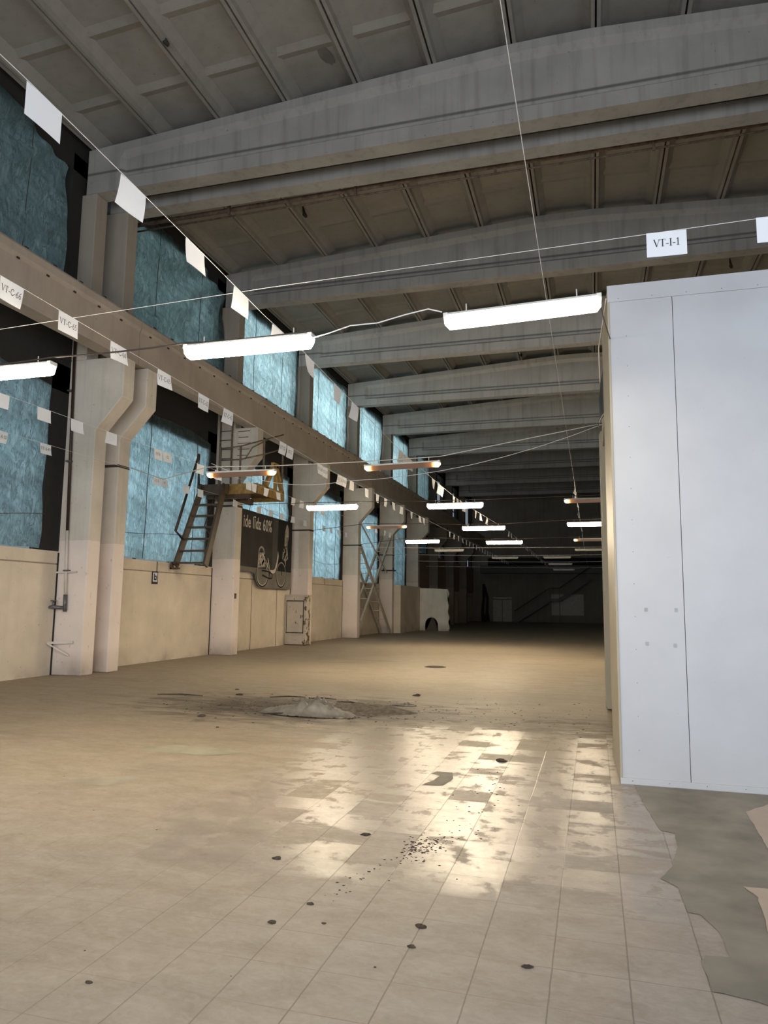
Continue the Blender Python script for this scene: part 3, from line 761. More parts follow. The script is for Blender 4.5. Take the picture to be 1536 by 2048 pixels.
# ------------------------------------------------------------------ stair, platform, ladder
r = empty('steel_stair', (-10.6,17.6,2.6)); tag(r, 'brown steel stair hanging in front of the blue tarpaulin, up to the yellow platform', 'stair')
def W(p, o): return tuple(Vector(p)-Vector(o.location))
S0, S1 = (17.55,2.55), (18.75,4.95)
def sx(side,t): return (-10.99+ .02*t) if side < 0 else (-10.08-.16*t)
for sd in (-1,1):
    m = MB(); m.bar(W((sx(sd,0),S0[0],S0[1]),r), W((sx(sd,1),S1[0],S1[1]),r), .06, .22, (0,-1,.5)); m.build('stringer', M['brown'], r)
for k in range(7):
    t = (k+.25)/7; y = S0[0]+(S1[0]-S0[0])*t; z = S0[1]+(S1[1]-S0[1])*t
    m = MB(); m.box(W((sx(-1,t),y-.10,z-.03),r), W((sx(1,t),y+.12,z+.015),r)); m.build('tread', M['brown'], r)
for x,mt in ((-10.98,'brown'),):
    m = MB(); m.tube([W(p,r) for p in ((x,17.85,3.3),(x,17.45,3.5),(x,18.5,5.85),(x,18.55,4.95))], .04, 6); m.build('handrail', M['brown'], r)
m = MB(); m.tube([W(p,r) for p in ((-10.12,18.0,3.3),(-10.5,18.15,3.7),(-10.42,18.5,4.6))], .018, 6); m.build('handrail', M['brown'], r)
m = MB(); m.box(W((-11.1,17.45,2.45),r), W((-10.85,17.56,2.5),r)).box(W((-11.1,17.45,2.45),r), W((-11.05,17.56,2.66),r)); m.build('foot_bracket', M['brown'], r)
m = MB(); m.box(W((-11.1,18.7,4.88),r), W((-10.45,19.4,4.98),r)).box(W((-11.1,18.68,4.7),r), W((-10.1,18.76,4.98),r)); m.build('landing', M['brown'], r)

r = empty('access_platform', (-9.8,20.0,4.75)); tag(r, 'yellow steel platform with railing wrapped round the column above the stair', 'platform')
m = MB(); m.box(W((-10.95,19.0,4.86),r),W((-9.3,19.8,4.93),r)).box(W((-10.38,19.8,4.86),r),W((-9.3,20.75,4.93),r)); m.build('deck', M['brown'], r)
m = MB(); m.box(W((-10.6,18.96,4.72),r),W((-9.3,19.0,5.02),r)).box(W((-9.32,18.96,4.72),r),W((-9.26,20.78,5.0),r)).box(W((-10.38,20.75,4.72),r),W((-9.3,20.78,4.98),r)); m.build('edge_beam', M['yellow'], r)
for A_,B_ in (((-10.98,19.0,4.60),(-9.6,19.14,4.80)),((-10.98,19.68,4.62),(-9.95,19.82,4.80)),((-10.4,19.8,4.62),(-10.28,20.7,4.80))):
    m = MB(); m.box(W(A_,r),W(B_,r)); m.build('support_beam', M['brown'], r)
for p in ((-10.55,19.0),(-9.9,19.0),(-9.31,19.35),(-9.31,20.7)):
    m = MB(); m.bar(W((p[0],p[1],4.95),r), W((p[0],p[1],6.15 if p[1] < 19.2 else 6.4),r), .045,.045); m.build('post', M['ladder'], r)
m = MB(); m.tube([W(p,r) for p in ((-10.55,19.0,5.75),(-9.9,19.0,5.75),(-9.31,19.35,5.95),(-9.31,20.7,6.4))], .024, 6); m.build('handrail', M['ladder'], r)
m = MB(); m.tube([W(p,r) for p in ((-10.55,19.0,6.1),(-9.9,19.0,6.15),(-9.31,20.7,6.85))], .024, 6); m.build('handrail', M['ladder'], r)
m = MB(); m.bar(W((-9.31,19.5,4.98),r),W((-9.31,20.05,5.75),r),.10,.14).bar(W((-9.31,20.72,4.98),r),W((-9.31,20.2,5.75),r),.10,.14).box(W((-9.36,19.95,5.68),r),W((-9.26,20.35,5.82),r)).bar(W((-9.31,20.2,4.98),r),W((-9.31,20.2,5.72),r),.08,.12); m.build('buffer_bracket', M['yellow'], r)
m = MB(); m.tube([W((-9.75,19.0,5.75),r),W((-9.55,19.05,6.1),r),W((-9.31,19.6,6.45),r)], .02, 6); m.build('handrail', M['ladder'], r)

r = empty('wall_ladder', (-10.8,19.8,5.0)); tag(r, 'narrow brown ladder standing on the column face above the stair', 'ladder')
for x in (-11.02,-10.62):
    m = MB(); m.bar(W((x,19.79,4.95),r),W((x,19.79,7.6),r),.04,.04); m.build('rail', M['ladder'], r)
for k in range(9):
    m = MB(); m.tube([W((-11.02,19.79,5.1+k*.29),r),W((-10.62,19.79,5.1+k*.29),r)],.012,6); m.build('rung', M['ladder'], r)
b = MB()
for k in range(5): b.box((-10.45+.02*(k%2),19.842,6.05+k*.19),(-10.1+.05*(k%3),19.855,6.07+k*.19))
tag(b.build('reinforcement_bars', M['rust']), 'rusty bars showing on the corbel face beside the ladder', 'rebar')

# ------------------------------------------------------------------ poster
PX_ = -11.02
r = empty('wall_poster', (PX_,20.3,2.1)); tag(r, 'large dark grey poster with a white bicycle and the words ide lidz 60%', 'poster')
def pt(u,v,d=0.): return (d,u,v)      # u along the wall, v up
def pmat(n, c, var=.1, sc=2): return mat_plain(n, c, .8, 0, var, sc, 0, .1)
PD = pmat('poster_dark_grey', (.060,.055,.052), .14, 1.2); PL = pmat('poster_mid_grey', (.20,.185,.16), .14); PWm = pmat('poster_white', (.62,.56,.48), .12, 4); PB = pmat('poster_black', (.02,.019,.018))
PK = pmat('poster_near_black', (.028,.027,.026)); PG = pmat('poster_grey_band', (.092,.087,.082)); PF = pmat('poster_light_grey', (.36,.33,.28), .3, 6)
OUT = [(0.,.47),(1.83,.48),(2.11,.43),(2.25,.18),(2.46,.01),(2.75,-.04),(5.22,-.04),(5.22,2.5),(2.6,2.52),(0,2.55)]
m = MB(); m.prism(OUT, pt, 0, .02); m.build('panel', PD, r)
m = MB(); m.prism([(0.01,.48),(1.83,.49),(2.11,.44),(2.26,.18),(2.47,.02),(2.76,-.03),(5.21,-.03),(5.2,.60),(3.4,.62),(2.13,.64),(0.01,.66)], pt, .02, .022); m.build('printed_ground', PL, r)
m = MB(); m.prism([(3.46,.61),(3.90,.61),(3.95,2.50),(3.52,2.51)], pt, .02, .0222); m.build('printed_band', PG, r)
m = MB(); m.prism([(3.90,.61),(5.21,.60),(5.21,2.49),(3.95,2.50)], pt, .02, .0221); m.build('printed_dark_field', PK, r)
def ring(m, cu, cv, ru, rv, w, d, n=40, a0=0., a1=2*math.pi):
    for k in range(n):
        a, c = a0+(a1-a0)*k/n, a0+(a1-a0)*(k+1)/n
        m.face([pt(cu+ru*math.cos(t)*q_, cv+rv*math.sin(t)*q_, d) for t,q_ in ((a,1),(c,1),(c,1-w),(a,1-w))])
def strip(m, pts, w, d):
    for a,c in zip(pts,pts[1:]): m.bar(pt(*a,d),pt(*c,d),w,.001,(1,0,0))
BK = empty('printed_bicycle', (0,0,0)); BK.parent = r
for cu,cv,ru,rv in ((2.73,.48,.52,.48),(4.30,.50,.45,.49)):
    m = MB(); ring(m,cu,cv,ru,rv,.09,.026); o = m.build('tyre', PB, BK)
    m = MB(); ring(m,cu,cv,ru*.9,rv*.9,.055,.0265); m.build('rim', PWm, o)
m = MB(); ring(m,4.30,.50,.52,.57,.10,.0262,20,.4,2.9); m.build('mudguard', PB, BK)
m = MB(); m.face([pt(u,v,.029) for u,v in [(3.34,.61),(3.60,.62),(3.73,.68),(3.87,.92),(3.92,1.12),(3.96,1.34),(4.03,1.13),(3.9,.74),(3.74,.53),(3.48,.48)]])
m.build('frame', PWm, BK)
m = MB(); strip(m, [(3.13,1.02),(3.31,.6)],.035,.029); strip(m, [(2.95,.95),(3.22,.66)],.03,.029); strip(m, [(3.02,.62),(3.2,.95)],.03,.029); m.build('stay', PWm, BK)
m = MB(); strip(m, [(2.66,.57),(3.21,.55),(3.52,.48),(3.49,.32),(3.27,.31),(2.71,.41)],.05,.030); strip(m,[(3.24,.55),(3.36,.32)],.05,.030); m.build('chain_guard', PB, BK)
m = MB(); strip(m, [(4.22,.82),(4.36,.46)],.05,.030); m.build('hub_mark', PB, BK)
m = MB(); m.face([pt(u,v,.0275) for u,v in [(2.37,1.17),(2.86,1.2),(2.94,.7),(2.31,.65)]]); o = m.build('printed_basket', PF, r)
def blob(name, n, fu, mat, par, d):
    m = MB()
    for k in range(n):
        u,v = fu(); w = random.uniform(.025,.06)
        m.face([pt(u-w,v-w*.8,d),pt(u+w,v-w*.5,d),pt(u+w*.8,v+w,d),pt(u-w*.6,v+w*1.1,d)])
    return m.build(name, mat, par)
random.seed(3)
blob('basket_pattern', 34, lambda: (random.uniform(2.38,2.86), random.uniform(.72,1.14)), PWm, o, .0280)
m = MB(); ring(m, 2.6,1.15,.25,.26,.28,.0282,20,0,math.pi); m.build('basket_handle', PF, r)
m = MB(); m.face([pt(u,v,.0275) for u,v in [(4.75,2.39),(4.88,2.23),(4.89,2.07),(4.88,1.83),(4.78,1.55),(4.89,1.11),(4.68,1.0),(4.71,.79),(4.58,.99),(4.36,1.07),(4.39,1.33),(4.52,1.57),(4.55,2.08),(4.65,2.32)]]); o = m.build('printed_figure', PF, r)
blob('figure_pattern', 22, lambda: (random.uniform(4.45,4.8), random.uniform(1.05,1.6)), PK, o, .0282)
m = MB()
for k in range(6): strip(m, [(4.68,1.62+k*.05),(4.86,1.64+k*.05)], .02, .0283)
m.build('figure_stripes', PK, o)
random.seed(21)
# words on the poster
cu = bpy.data.curves.new('words','FONT'); cu.body = 'ide līdz 60%'; cu.size = .66; cu.offset = .010; cu.extrude = .001; cu.space_character = 1.08
to = bpy.data.objects.new('words_tmp', cu); COL.objects.link(to)
dg = bpy.context.evaluated_depsgraph_get(); dg.update()
me = bpy.data.meshes.new_from_object(to.evaluated_get(dg))
bpy.data.objects.remove(to)
xsv = [v.co.x for v in me.vertices]; sc = 2.18/(max(xsv)-min(xsv)); x0 = min(xsv)
for v in me.vertices: v.co = Vector((.028+v.co.z, 1.19+(v.co.x-x0)*sc, 1.96+v.co.y*.86))
me.materials.clear(); me.materials.append(pmat('poster_lettering', (.62,.57,.5), .05))
o = bpy.data.objects.new('lettering', me); COL.objects.link(o); o.parent = r

# ------------------------------------------------------------------ rusty cabinet
r = empty('metal_cabinet', (-10.72,25.55,0)); tag(r, 'rusty white metal cabinet standing against the column right of the poster', 'cabinet')
m = MB(); m.box((-.42,-.16,.04),(.42,.29,1.84)); m.build('body', M['cabinet'], r, .01)
m = MB(); m.box((-.37,-.166,.44),(.33,-.15,1.66)); m.build('door_gap', M['hole'], r)
m = MB(); m.box((-.34,-.185,.48),(.30,-.155,1.62)); m.build('door', M['cabinet'], r, .006)
m = MB(); m.box((-.34,-.18,.10),(.30,-.155,.36)); m.build('lower_panel', M['cabinet'], r, .006)
m = MB(); m.box((-.45,-.19,1.80),(.45,.29,1.87)); m.build('top_ledge', M['cabinet'], r, .008)
m = MB(); m.box((-.34,-.19,.39),(.30,-.158,.45)); m.build('middle_rail', M['cabinet'], r)
m = MB(); m.box((.22,-.20,1.0),(.25,-.183,1.12)); m.build('handle', M['rust'], r)
m = MB(); m.box((-.42,-.14,0),(.42,.29,.05)); m.build('plinth', M['rust'], r)

# ------------------------------------------------------------------ crossed braces
r = empty('cross_brace', (-10.75,35.1,0)); tag(r, 'beige steel cross bracing like two crossing ladders between two columns', 'bracing')
for (y0,z0,y1,z1) in ((37.8,.05,32.4,4.3),(32.4,.5,37.8,5.2)):
    for x in (-10.48,-10.98):
        m = MB(); m.bar(W((x,y0,z0),r),W((x,y1,z1),r),.085,.14); m.build('chord', M['brace'], r)
    for k in range(9):
        t = (k+.6)/9.4; y = y0+(y1-y0)*t; z = z0+(z1-z0)*t
        m = MB(); m.bar(W((-10.98,y,z),r),W((-10.48,y,z),r),.05,.03); m.build('batten', M['brace'], r)
m = MB(); m.bar(W((-10.46,32.4,5.3),r),W((-10.46,36.9,3.2),r),.05,.05); m.build('tie_rod', M['brace'], r)

# ------------------------------------------------------------------ pipe with tap, rails, small wall things
r = empty('water_pipe', (-10.95,13.14,0)); tag(r, 'vertical brown and white water pipe on the nearest column', 'pipe')
m = MB(); m.tube([W((-11.06,13.14,7.4),r),W((-10.93,13.14,3.08),r)], .032, 8); m.build('upper_pipe', M['darkbrown'], r)
m = MB(); m.tube([W((-10.93,13.14,3.08),r),W((-10.87,13.14,1.66),r)], .030, 8); m.build('lower_pipe', M['whitemetal'], r)
m = MB(); m.tube([W((-10.87,13.14,1.70),r),W((-10.86,13.14,1.34),r)], .042, 8); m.build('pipe_fitting', M['greymetal'], r)
for z in (2.2,4.6,6.2):
    m = MB(); xx = -10.93+ (z-3.08)*-.053; m.box(W((xx-.06,13.10,z),r),W((xx+.06,13.2,z+.03),r)); m.build('clip', M['greymetal'], r)
r2 = empty('tap', (-10.95,13.1,1.42)); tag(r2, 'grey metal tap with cross handle on the water pipe', 'tap')
m = MB(); m.tube([W(p,r2) for p in ((-10.88,13.12,1.42),(-11.0,13.05,1.43),(-11.08,13.02,1.44),(-11.17,13.0,1.42),(-11.2,13.0,1.37),(-11.2,13.0,1.29))], [.035,.04,.045,.03,.03,.034], 8); m.build('spout', M['greymetal'], r2)
m = MB(); m.tube([W((-11.06,13.02,1.45),r2),W((-11.06,13.02,1.56),r2)], .022, 8); m.build('stem', M['greymetal'], r2)
m = MB(); m.bar(W((-11.13,13.02,1.57),r2),W((-10.99,13.02,1.57),r2),.025,.02).bar(W((-11.06,12.95,1.57),r2),W((-11.06,13.09,1.57),r2),.025,.02); m.build('handle', M['greymetal'], r2)
b = MB(); b.bar((-11.62,12.9,.66),(-10.62,13.16,.70),.03,.05).bar((-11.1,12.95,.68),(-10.7,13.15,.42),.02,.03); tag(b.build('wall_rail', M['whitemetal']), 'thin white rail low on the nearest column below the tap', 'rail')
b = MB(); b.bar((-11.35,13.15,2.17),(-10.63,13.15,2.19),.03,.035); tag(b.build('wall_rail', M['whitemetal']), 'thin white bar on the nearest column above the tap', 'rail')
r = empty('wall_sign', (XW+.01,16.82,2.2)); tag(r, 'small black and white sign with a bent arrow mark on the cream wall', 'sign')
m = MB(); m.box((0,-.13,-.17),(.012,.13,.16)); m.build('plate', M['ink'], r)
m = MB(); m.box((.012,-.10,-.11),(.014,.10,.13)); m.build('sheet', M['paper'], r)
m = MB(); m.box((.014,-.06,-.07),(.016,-.02,.10)).box((.014,-.06,-.07),(.016,.065,-.03)).box((.014,.03,-.03),(.016,.065,.05)).box((.014,-.02,.02),(.016,.03,.05)); m.build('symbol', M['ink'], r)
b = MB(); b.box((XC,19.93,1.68),(XC+.03,20.01,1.84)); tag(b.build('switch_box', M['rust']), 'small brown switch on the column behind the stair', 'switch')
b = MB(); b.bar((-11.0,37.84,3.35),(-10.2,37.84,3.35),.06,.07).box((-10.92,37.82,3.38),(-10.86,37.9,3.5)).box((-10.38,37.82,3.38),(-10.32,37.9,3.5)); tag(b.build('bracket_bar', M['black']), 'black bracket bar on the column right of the crossed braces', 'bracket')
# steel straps tying the wires to the columns
for i,z,lab in ((1,4.66,'dark strap round the twin column where wires are tied'),(2,4.5,'dark strap round the column behind the yellow platform'),(3,4.35,'dark strap round the column right of the bicycle poster'),(4,4.25,'dark strap round the column left of the crossed braces'),(5,4.2,'dark strap round the column right of the crossed braces')):
    y = CY[i]; b = MB(); b.box((-11.2,y-.012,z-.03),(XC+.012,y-.001,z+.03)).box((XC+.001,y-.012,z-.03),(XC+.012,y+CW,z+.03)); tag(b.build('column_strap', M['cable']), lab, 'strap', 'straps round the columns')

# ------------------------------------------------------------------ broken wall stub with arched hole
m = MB()
out = [(-10.05,0),(-9.72,0),(-9.72,.42),(-9.66,.6),(-9.52,.74),(-9.36,.79),(-9.18,.76),(-9.03,.62),(-8.95,.42),(-8.92,0),(-8.3,0),(-8.24,.2),(-8.32,.5),(-8.26,.8),(-8.36,1.1),(-8.3,1.5),(-8.38,1.9),(-8.28,2.2),(-8.36,2.46),(-9.2,2.5),(-10.05,2.52)]
bm = m.bm
for yy in (42.9,43.15):
    vs = [bm.verts.new((x,yy,z)) for x,z in out]; bm.faces.new(vs)
bm.verts.ensure_lookup_table(); n = len(out)
for i in range(n):
    j = (i+1)%n; bm.faces.new((bm.verts[i],bm.verts[j],bm.verts[n+j],bm.verts[n+i]))
bmesh.ops.triangulate(bm, faces=[f for f in bm.faces if len(f.verts) > 4])
o = m.build('wall_stub', mat_concrete('whitewashed_wall', (.74,.71,.63), (.25,.21,.16), streak=.2)); tag(o, 'broken white wall stub with an arched hole at its foot', 'wall fragment')
b = MB(); b.box((-9.78,43.16,0),(-8.86,43.3,.75)); tag(b.build('hole_board', mat_plain('grey_board', (.10,.085,.07), .8)), 'dark grey board behind the arched hole of the wall stub', 'board')
b = MB(); b.box((-11.1,38.35,.0),(-10.06,43.0,.0+2.58)); b.build('infill_wall', M['wall']); o = bpy.data.objects['infill_wall']; struct(o); o.name = 'trim_1'
b = MB(); b.box((XW-.02,44.3,2.63),(XW+.12,69.4,5.0)); o = struct(b.build('trim_2', M['brownwall']))
b = MB(); b.box((XW,44.4,5.05),(XW+.03,49.4,6.6)); tag(b.build('window_film', M['tarp']), 'hazy blue film over the small window past the wall stub', 'film')

# ------------------------------------------------------------------ far end
b = MB(); b.box((-9.15,FAR-.06,0),(-7.4,FAR-.01,2.3)).box((-8.30,FAR-.07,0),(-8.26,FAR-.055,2.05),1).box((-9.15,FAR-.08,2.05),(-7.4,FAR-.05,2.1),1)
struct(b.build('door_1', [M['doorpaint'], M['hole']]))
b = MB(); b.box((-3.75,FAR-.06,.66),(-.85,FAR-.02,2.6)); tag(b.build('wall_board', M['board']), 'pale rectangular board on the dark far end wall', 'board')
r = empty('far_stair', (-4.5,FAR-1.2,0)); tag(r, 'dark steel stair with landing rising in front of the far end wall', 'stair')
yy = FAR-2.2
for y2 in (yy-.4,yy+.4):
    m = MB(); m.bar(W((-6.9,y2,.0),r),W((-3.75,y2,2.05),r),.06,.30).bar(W((-3.75,y2,2.05),r),W((-2.9,y2,2.05),r),.06,.25).bar(W((-2.9,y2,2.05),r),W((-.2,y2,4.0),r),.06,.30); m.build('stringer', M['black'], r)
m = MB(); m.tube([W((-6.9,yy-.4,1.0),r),W((-3.75,yy-.4,3.1),r),W((-2.9,yy-.4,3.1),r),W((-.2,yy-.4,5.0),r)], .04, 6); m.build('handrail', M['black'], r)
for x,z in ((-6.85,.05),(-3.75,2.05),(-2.9,2.05)):
    m = MB(); m.bar(W((x,yy-.4,0),r),W((x,yy-.4,z+1.05),r),.05,.05); m.build('post', M['black'], r)
for k in range(10):
    m = MB(); m.box(W((-6.8+k*.31,yy-.4,.12+k*.2),r),W((-6.55+k*.31,yy+.4,.16+k*.2),r)); m.build('tread', M['black'], r)
b = MB(); b.box((-10.2,FAR-1.2,4.5),(5.,FAR-.02,5.2)).tube([(-9.5,FAR-.6,5.55),(4.,FAR-.6,5.55)],.4,10); tag(b.build('ventilation_duct', M['black']), 'dark duct running along the top of the far end wall', 'duct')
b = MB(); b.tube([(-10.,FAR-.35,3.5),(-9.8,FAR-.4,2.2),(-9.9,FAR-.4,.9),(-9.8,FAR-.4,.0)], [.12,.3,.35,.4], 8); tag(b.build('hanging_sheet', M['black']), 'dark sheet hanging left of the white doors at the far end', 'sheet')

# ------------------------------------------------------------------ pipe and bits under the roof
r = empty('roof_pipe', (-3.5,14.75,10.95)); tag(r, 'long rusty pipe running under the second roof beam', 'pipe')
m = MB(); m.tube([W((-11.0,14.75,10.93),r),W((-5,14.75,11.0),r),(0+0,0,.08),W((9.4,14.75,11.12),r)],.055,10); m.build('pipe', M['rust'], r)
m = MB(); m.tube([W((-11.0,14.88,10.84),r),W((-5,14.88,10.92),r),W((9.4,14.88,11.05),r)],.022,6); m.build('conduit', M['rust'], r)
for x in (-8.2,-5.,-1.82,1.4,4.6):
    m = MB(); m.box(W((x-.025,14.66,10.82),r),W((x+.025,14.72,11.32),r)); m.build('hanger', M['rust'], r)
for (x,y,lab,s) in ((-7.65,10.9,'dark hook stuck to a roof rib in the top left corner',.1),(-7.45,17.4,'dark hanging lump under the roof behind the rusty pipe',.11),(-2.85,31.1,'sooty ring on the roof near the white box',.13),(4.4,23.9,'dark lump on the roof above VT-I-1',.10)):
    b = MB(); z = ztop(x)
    b.tube([(x,y,z+.22),(x+.02,y+.02,z+.10),(x+.03,y+.05,z),(x+.06,y+.1,z-.03),(x+.05,y+.14,z+.01)], [.015,s*.35,s*.55,s*.45,.015], 7)
    tag(b.build('roof_hook', M['hole']), lab, 'hook')

b = MB(); P = []
for k in range(26):
    a_ = 2*math.pi*k/26; rr = 1+.5*noise.noise((math.cos(a_)*2,math.sin(a_)*2,4.))
    P.append((-4.96+.13*rr*math.cos(a_)+.05*math.sin(a_), 12.53+.30*rr*math.sin(a_), ztop(-4.96)+.229))
b.face(P); tag(b.build('peeled_spot', mat_plain('damp_concrete', (.13,.12,.11), .9)), 'dark peeled spot on the nearest roof slab above the first big beam', 'stain')

# ------------------------------------------------------------------ the floor's heap and litter
def lump(name, cx, cy, rx, ry, h, seed, mat, rings=12, seg=40, rough=.35):
    b = MB(); top = b.bm.verts.new((cx,cy,h*.9)); prev = None
    for i in range(1,rings+1):
        t = i/rings; cur = []
        for k in range(seg):
            a = 2*math.pi*k/seg; n = noise.noise((math.cos(a)*1.4+seed,math.sin(a)*1.4,t*1.3)); rr = t*(1+.35*n)
            z = h*max(0,(1-t*t))*(1+rough*2*noise.noise((math.cos(a)*t*5,math.sin(a)*t*5,seed*2.))) + .012*noise.noise((k*.9,i*1.3,seed))*(1-t)
            cur.append(b.bm.verts.new((cx+rx*rr*math.cos(a), cy+ry*rr*math.sin(a), max(.001,z) if i < rings else .0005)))
        for k in range(seg):
            if prev is None: f = b.bm.faces.new((top,cur[k],cur[(k+1)%seg]))
            else: f = b.bm.faces.new((prev[k],cur[k],cur[(k+1)%seg],prev[(k+1)%seg]))
            f.smooth = True
        prev = cur
    return b.build(name, mat)
M['soil'] = mat_plain('brown_grey_soil', (.13,.105,.08), .95, 0, .4, 14, .6)
o = lump('dirt_heap', -3.35, 10.6, .75, .42, .09, 4, M['soil']); tag(o, 'low brown heap of dirt right of the crumpled plastic', 'dirt', kind='stuff')
def crumple(cx, cy, L, Wd, h, ang, seed, label):
    b = MB(); nx, ny = 44, 16; g = []
    ca, sa = math.cos(ang), math.sin(ang)
    for j in range(ny+1):
        row_ = []
        for i in range(nx+1):
            u = i/nx*2-1; v = j/ny*2-1
            rag = 1+.3*noise.noise((u*2.3,seed,v*.7))
            x = u*L/2*(1+.08*noise.noise((v*3,seed,0.))); y = v*Wd/2*rag*(.35+.65*(1-abs(u)**2.2))
            ridge = math.exp(-((v+.25*math.sin(u*3+seed))*2.2)**2)*(1-u*u*.9)
            z = h*ridge*(.6+.8*abs(noise.noise((u*4,v*2.2,seed)))) + .022*abs(noise.noise((u*11,v*6,seed+3.)))+.004
            row_.append(b.bm.verts.new((cx+x*ca-y*sa, cy+x*sa+y*ca, z)))
        g.append(row_)
    for j in range(ny):
        for i in range(nx):
            f = b.bm.faces.new((g[j][i],g[j][i+1],g[j+1][i+1],g[j+1][i])); f.smooth = True
    t = NT('crumpled_plastic'); c = t.ramp(t.noise(t.obj(), 8, 5), [(.3,(.12,.105,.085)),(.7,(.225,.205,.175))]); t.done(c,.45)
    return tag(b.build('plastic_sheet', t.m), label, 'plastic sheet')
crumple(-3.98, 9.95, 1.45, .48, .2, R(-3), 2, 'larger crumpled pale plastic sheet lying on the dirt heap')
crumple(-4.15, 10.75, .62, .32, .16, R(8), 6, 'smaller crumpled pale plastic sheet behind the larger one')
crumple(-2.92, 11.35, .42, .16, .04, R(3), 9, 'flat scrap of pale paper behind the dirt heap')
def clod(x, y, s, seed, label, group='clods on the floor'):
    b = MB(); ico = bmesh.ops.create_icosphere(b.bm, subdivisions=2, radius=s)
    for v in b.bm.verts:
        k = 1+.6*noise.noise(v.co/s*1.2+Vector((seed,0,0))); v.co *= k; v.co.x *= 1.3; v.co.z = max(v.co.z*.38, -s*.15)
    zmin = min(v.co.z for v in b.bm.verts)
    for v in b.bm.verts: v.co += Vector((x,y,-zmin))
    return tag(b.build('dirt_clod', M['clod']), label, 'dirt clod', group)
for i,(x,y,s,lab) in enumerate(((-1.59,3.57,.017,'round dark clod on a floor joint, lower left of the crumb trail'),(-1.95,4.42,.022,'dark clod left of the crumb trail'),(-1.49,3.84,.016,'dark clod on a joint at the lower end of the crumb trail'),
   (-1.56,5.04,.025,'dark flake upper left of the crumb trail'),(-.86,3.75,.022,'dark chip below the middle of the tiles'),(-.86,3.53,.015,'dark chip at a tile corner below the other chip'),(-.32,3.5,.018,'grey chip on the tiles nearest the right floor joint'),
   (-1.34,3.64,.01,'tiny dark clod right of the round clod'),(-2.08,2.81,.012,'dark speck near the lower left corner'),(-5.9,11.6,.05,'dark clod left behind the dirt heap'),(-6.3,12.3,.03,'small clod behind the clod left of the heap'),(-5.3,9.3,.045,'clod left of the plastic sheet, in front'),
   (-.95,7.75,.045,'dark curved scrap on the shiny tiles'),(-3.,12.6,.06,'flat dark scrap well behind the dirt heap'),(-4.65,8.57,.018,'lone clod in front of the heap'))):
    clod(x,y,s,i*1.7,lab)
b = MB()        # crumbs strewn on the tiles and round the heap
def crumbs(n, fn, smin, smax):
    for _ in range(n):
        x,y = fn(); s = random.uniform(smin,smax); a = random.uniform(0,3.14)
        p = [Vector((x+s*random.uniform(.6,1.3)*math.cos(a+k*1.57), y+s*random.uniform(.6,1.3)*math.sin(a+k*1.57), .0005)) for k in range(4)]
        t = Vector((x,y,s*.3)); vs = [b.bm.verts.new(q_) for q_ in p]; tv = b.bm.verts.new(t)
        for k in range(4): b.bm.faces.new((vs[k],vs[(k+1)%4],tv))
def trail():
    t = random.random(); t = t if random.random() < .5 else .55+.3*random.random()
    return (-1.48+.58*t+random.gauss(0,.05), 3.86+1.55*t+random.gauss(0,.07))
crumbs(150, trail, .003, .013)
crumbs(60, lambda: (-1.16+random.gauss(0,.06), 4.95+random.gauss(0,.1)), .006, .016)
crumbs(40, lambda: (-.9+random.gauss(0,.12), 6.6+random.gauss(0,.7)), .004, .014)
crumbs(420, lambda: (random.gauss(-4.1,1.0), random.gauss(10.5,.55)), .006, .03)
crumbs(110, lambda: (random.uniform(-2.6,.0), random.gauss(11.0,.7)), .006, .024)
crumbs(90, lambda: (random.uniform(-7,.2), random.uniform(3,16)), .004, .012)
tag(b.build('dirt_crumbs', M['clod']), 'dark crumbs and grit strewn over the floor tiles', 'crumbs', kind='stuff')
# twigs of rubbish in the heap
for i,(x,y,L,a,lab) in enumerate(((-4.35,11.5,.5,.1,'long dark stick behind the plastic sheets'),(-3.75,11.2,.5,-.2,'short dark stick right behind the small plastic sheet'),(-4.95,11.5,.6,.35,'thin bent stick at the far left of the heap'),(-4.3,9.75,.5,.1,'stick in front of the larger plastic sheet'),(-6.75,11.1,.8,.15,'thin dark stick lying far left of the heap'))):
    b = MB(); b.tube([(x-L/2*math.cos(a),y-L/2*math.sin(a),.02),(x,y+.03,.03),(x+L/2*math.cos(a),y+L/2*math.sin(a),.02)], [.006,.011,.006], 6); tag(b.build('stick', M['clod']), lab, 'stick', 'sticks in the dirt')
r = empty('drain_cover', (-3.9,18.4,0)); tag(r, 'round rusty drain cover in the floor behind the heap', 'drain cover')
m = MB(); m.tube([(0,0,0),(0,0,.012)], .27, 24); m.build('rim', M['rust'], r)
m = MB(); m.tube([(0,0,.012),(0,0,.018)], .22, 24); m.build('lid', M['clod'], r)

def patch(pts, mat, label, z=.003):
    b = MB(); P = []
    for i,(p,q_) in enumerate(zip(pts, pts[1:]+pts[:1])):
        p, q_ = Vector((*p,0)), Vector((*q_,0)); n = max(1,int((q_-p).length/.05))
        for k in range(n):
            c = p.lerp(q_,k/n); w = .012 if k else 0
            P.append((c.x+w*noise.noise(c*9), c.y+w*noise.noise(c*9+Vector((5,0,0))), z))
    f = b.face(P); bmesh.ops.triangulate(b.bm, faces=[f])
    o = b.build('floor_patch', mat); 
    return tag(o, label, 'floor patch')
pk = [(.31,7.14),(.36,6.48),(.41,5.93),(.43,5.79),(.52,5.75),(.49,5.38),(.43,5.03),(.34,4.81),(.43,4.69),(.43,4.58),(.44,4.34),(.5,4.33),(.56,4.14),(.57,3.87),(.46,3.85),(.43,3.78),(.44,3.66),(.44,3.52),(.54,3.50),(.64,3.47),(.8,3.4),(1.6,3.4),(1.6,4.5),(1.9,5.2),(1.9,7.14)]
patch(pk, M['cement'], 'large grey cement patch in the floor in front of the white box')
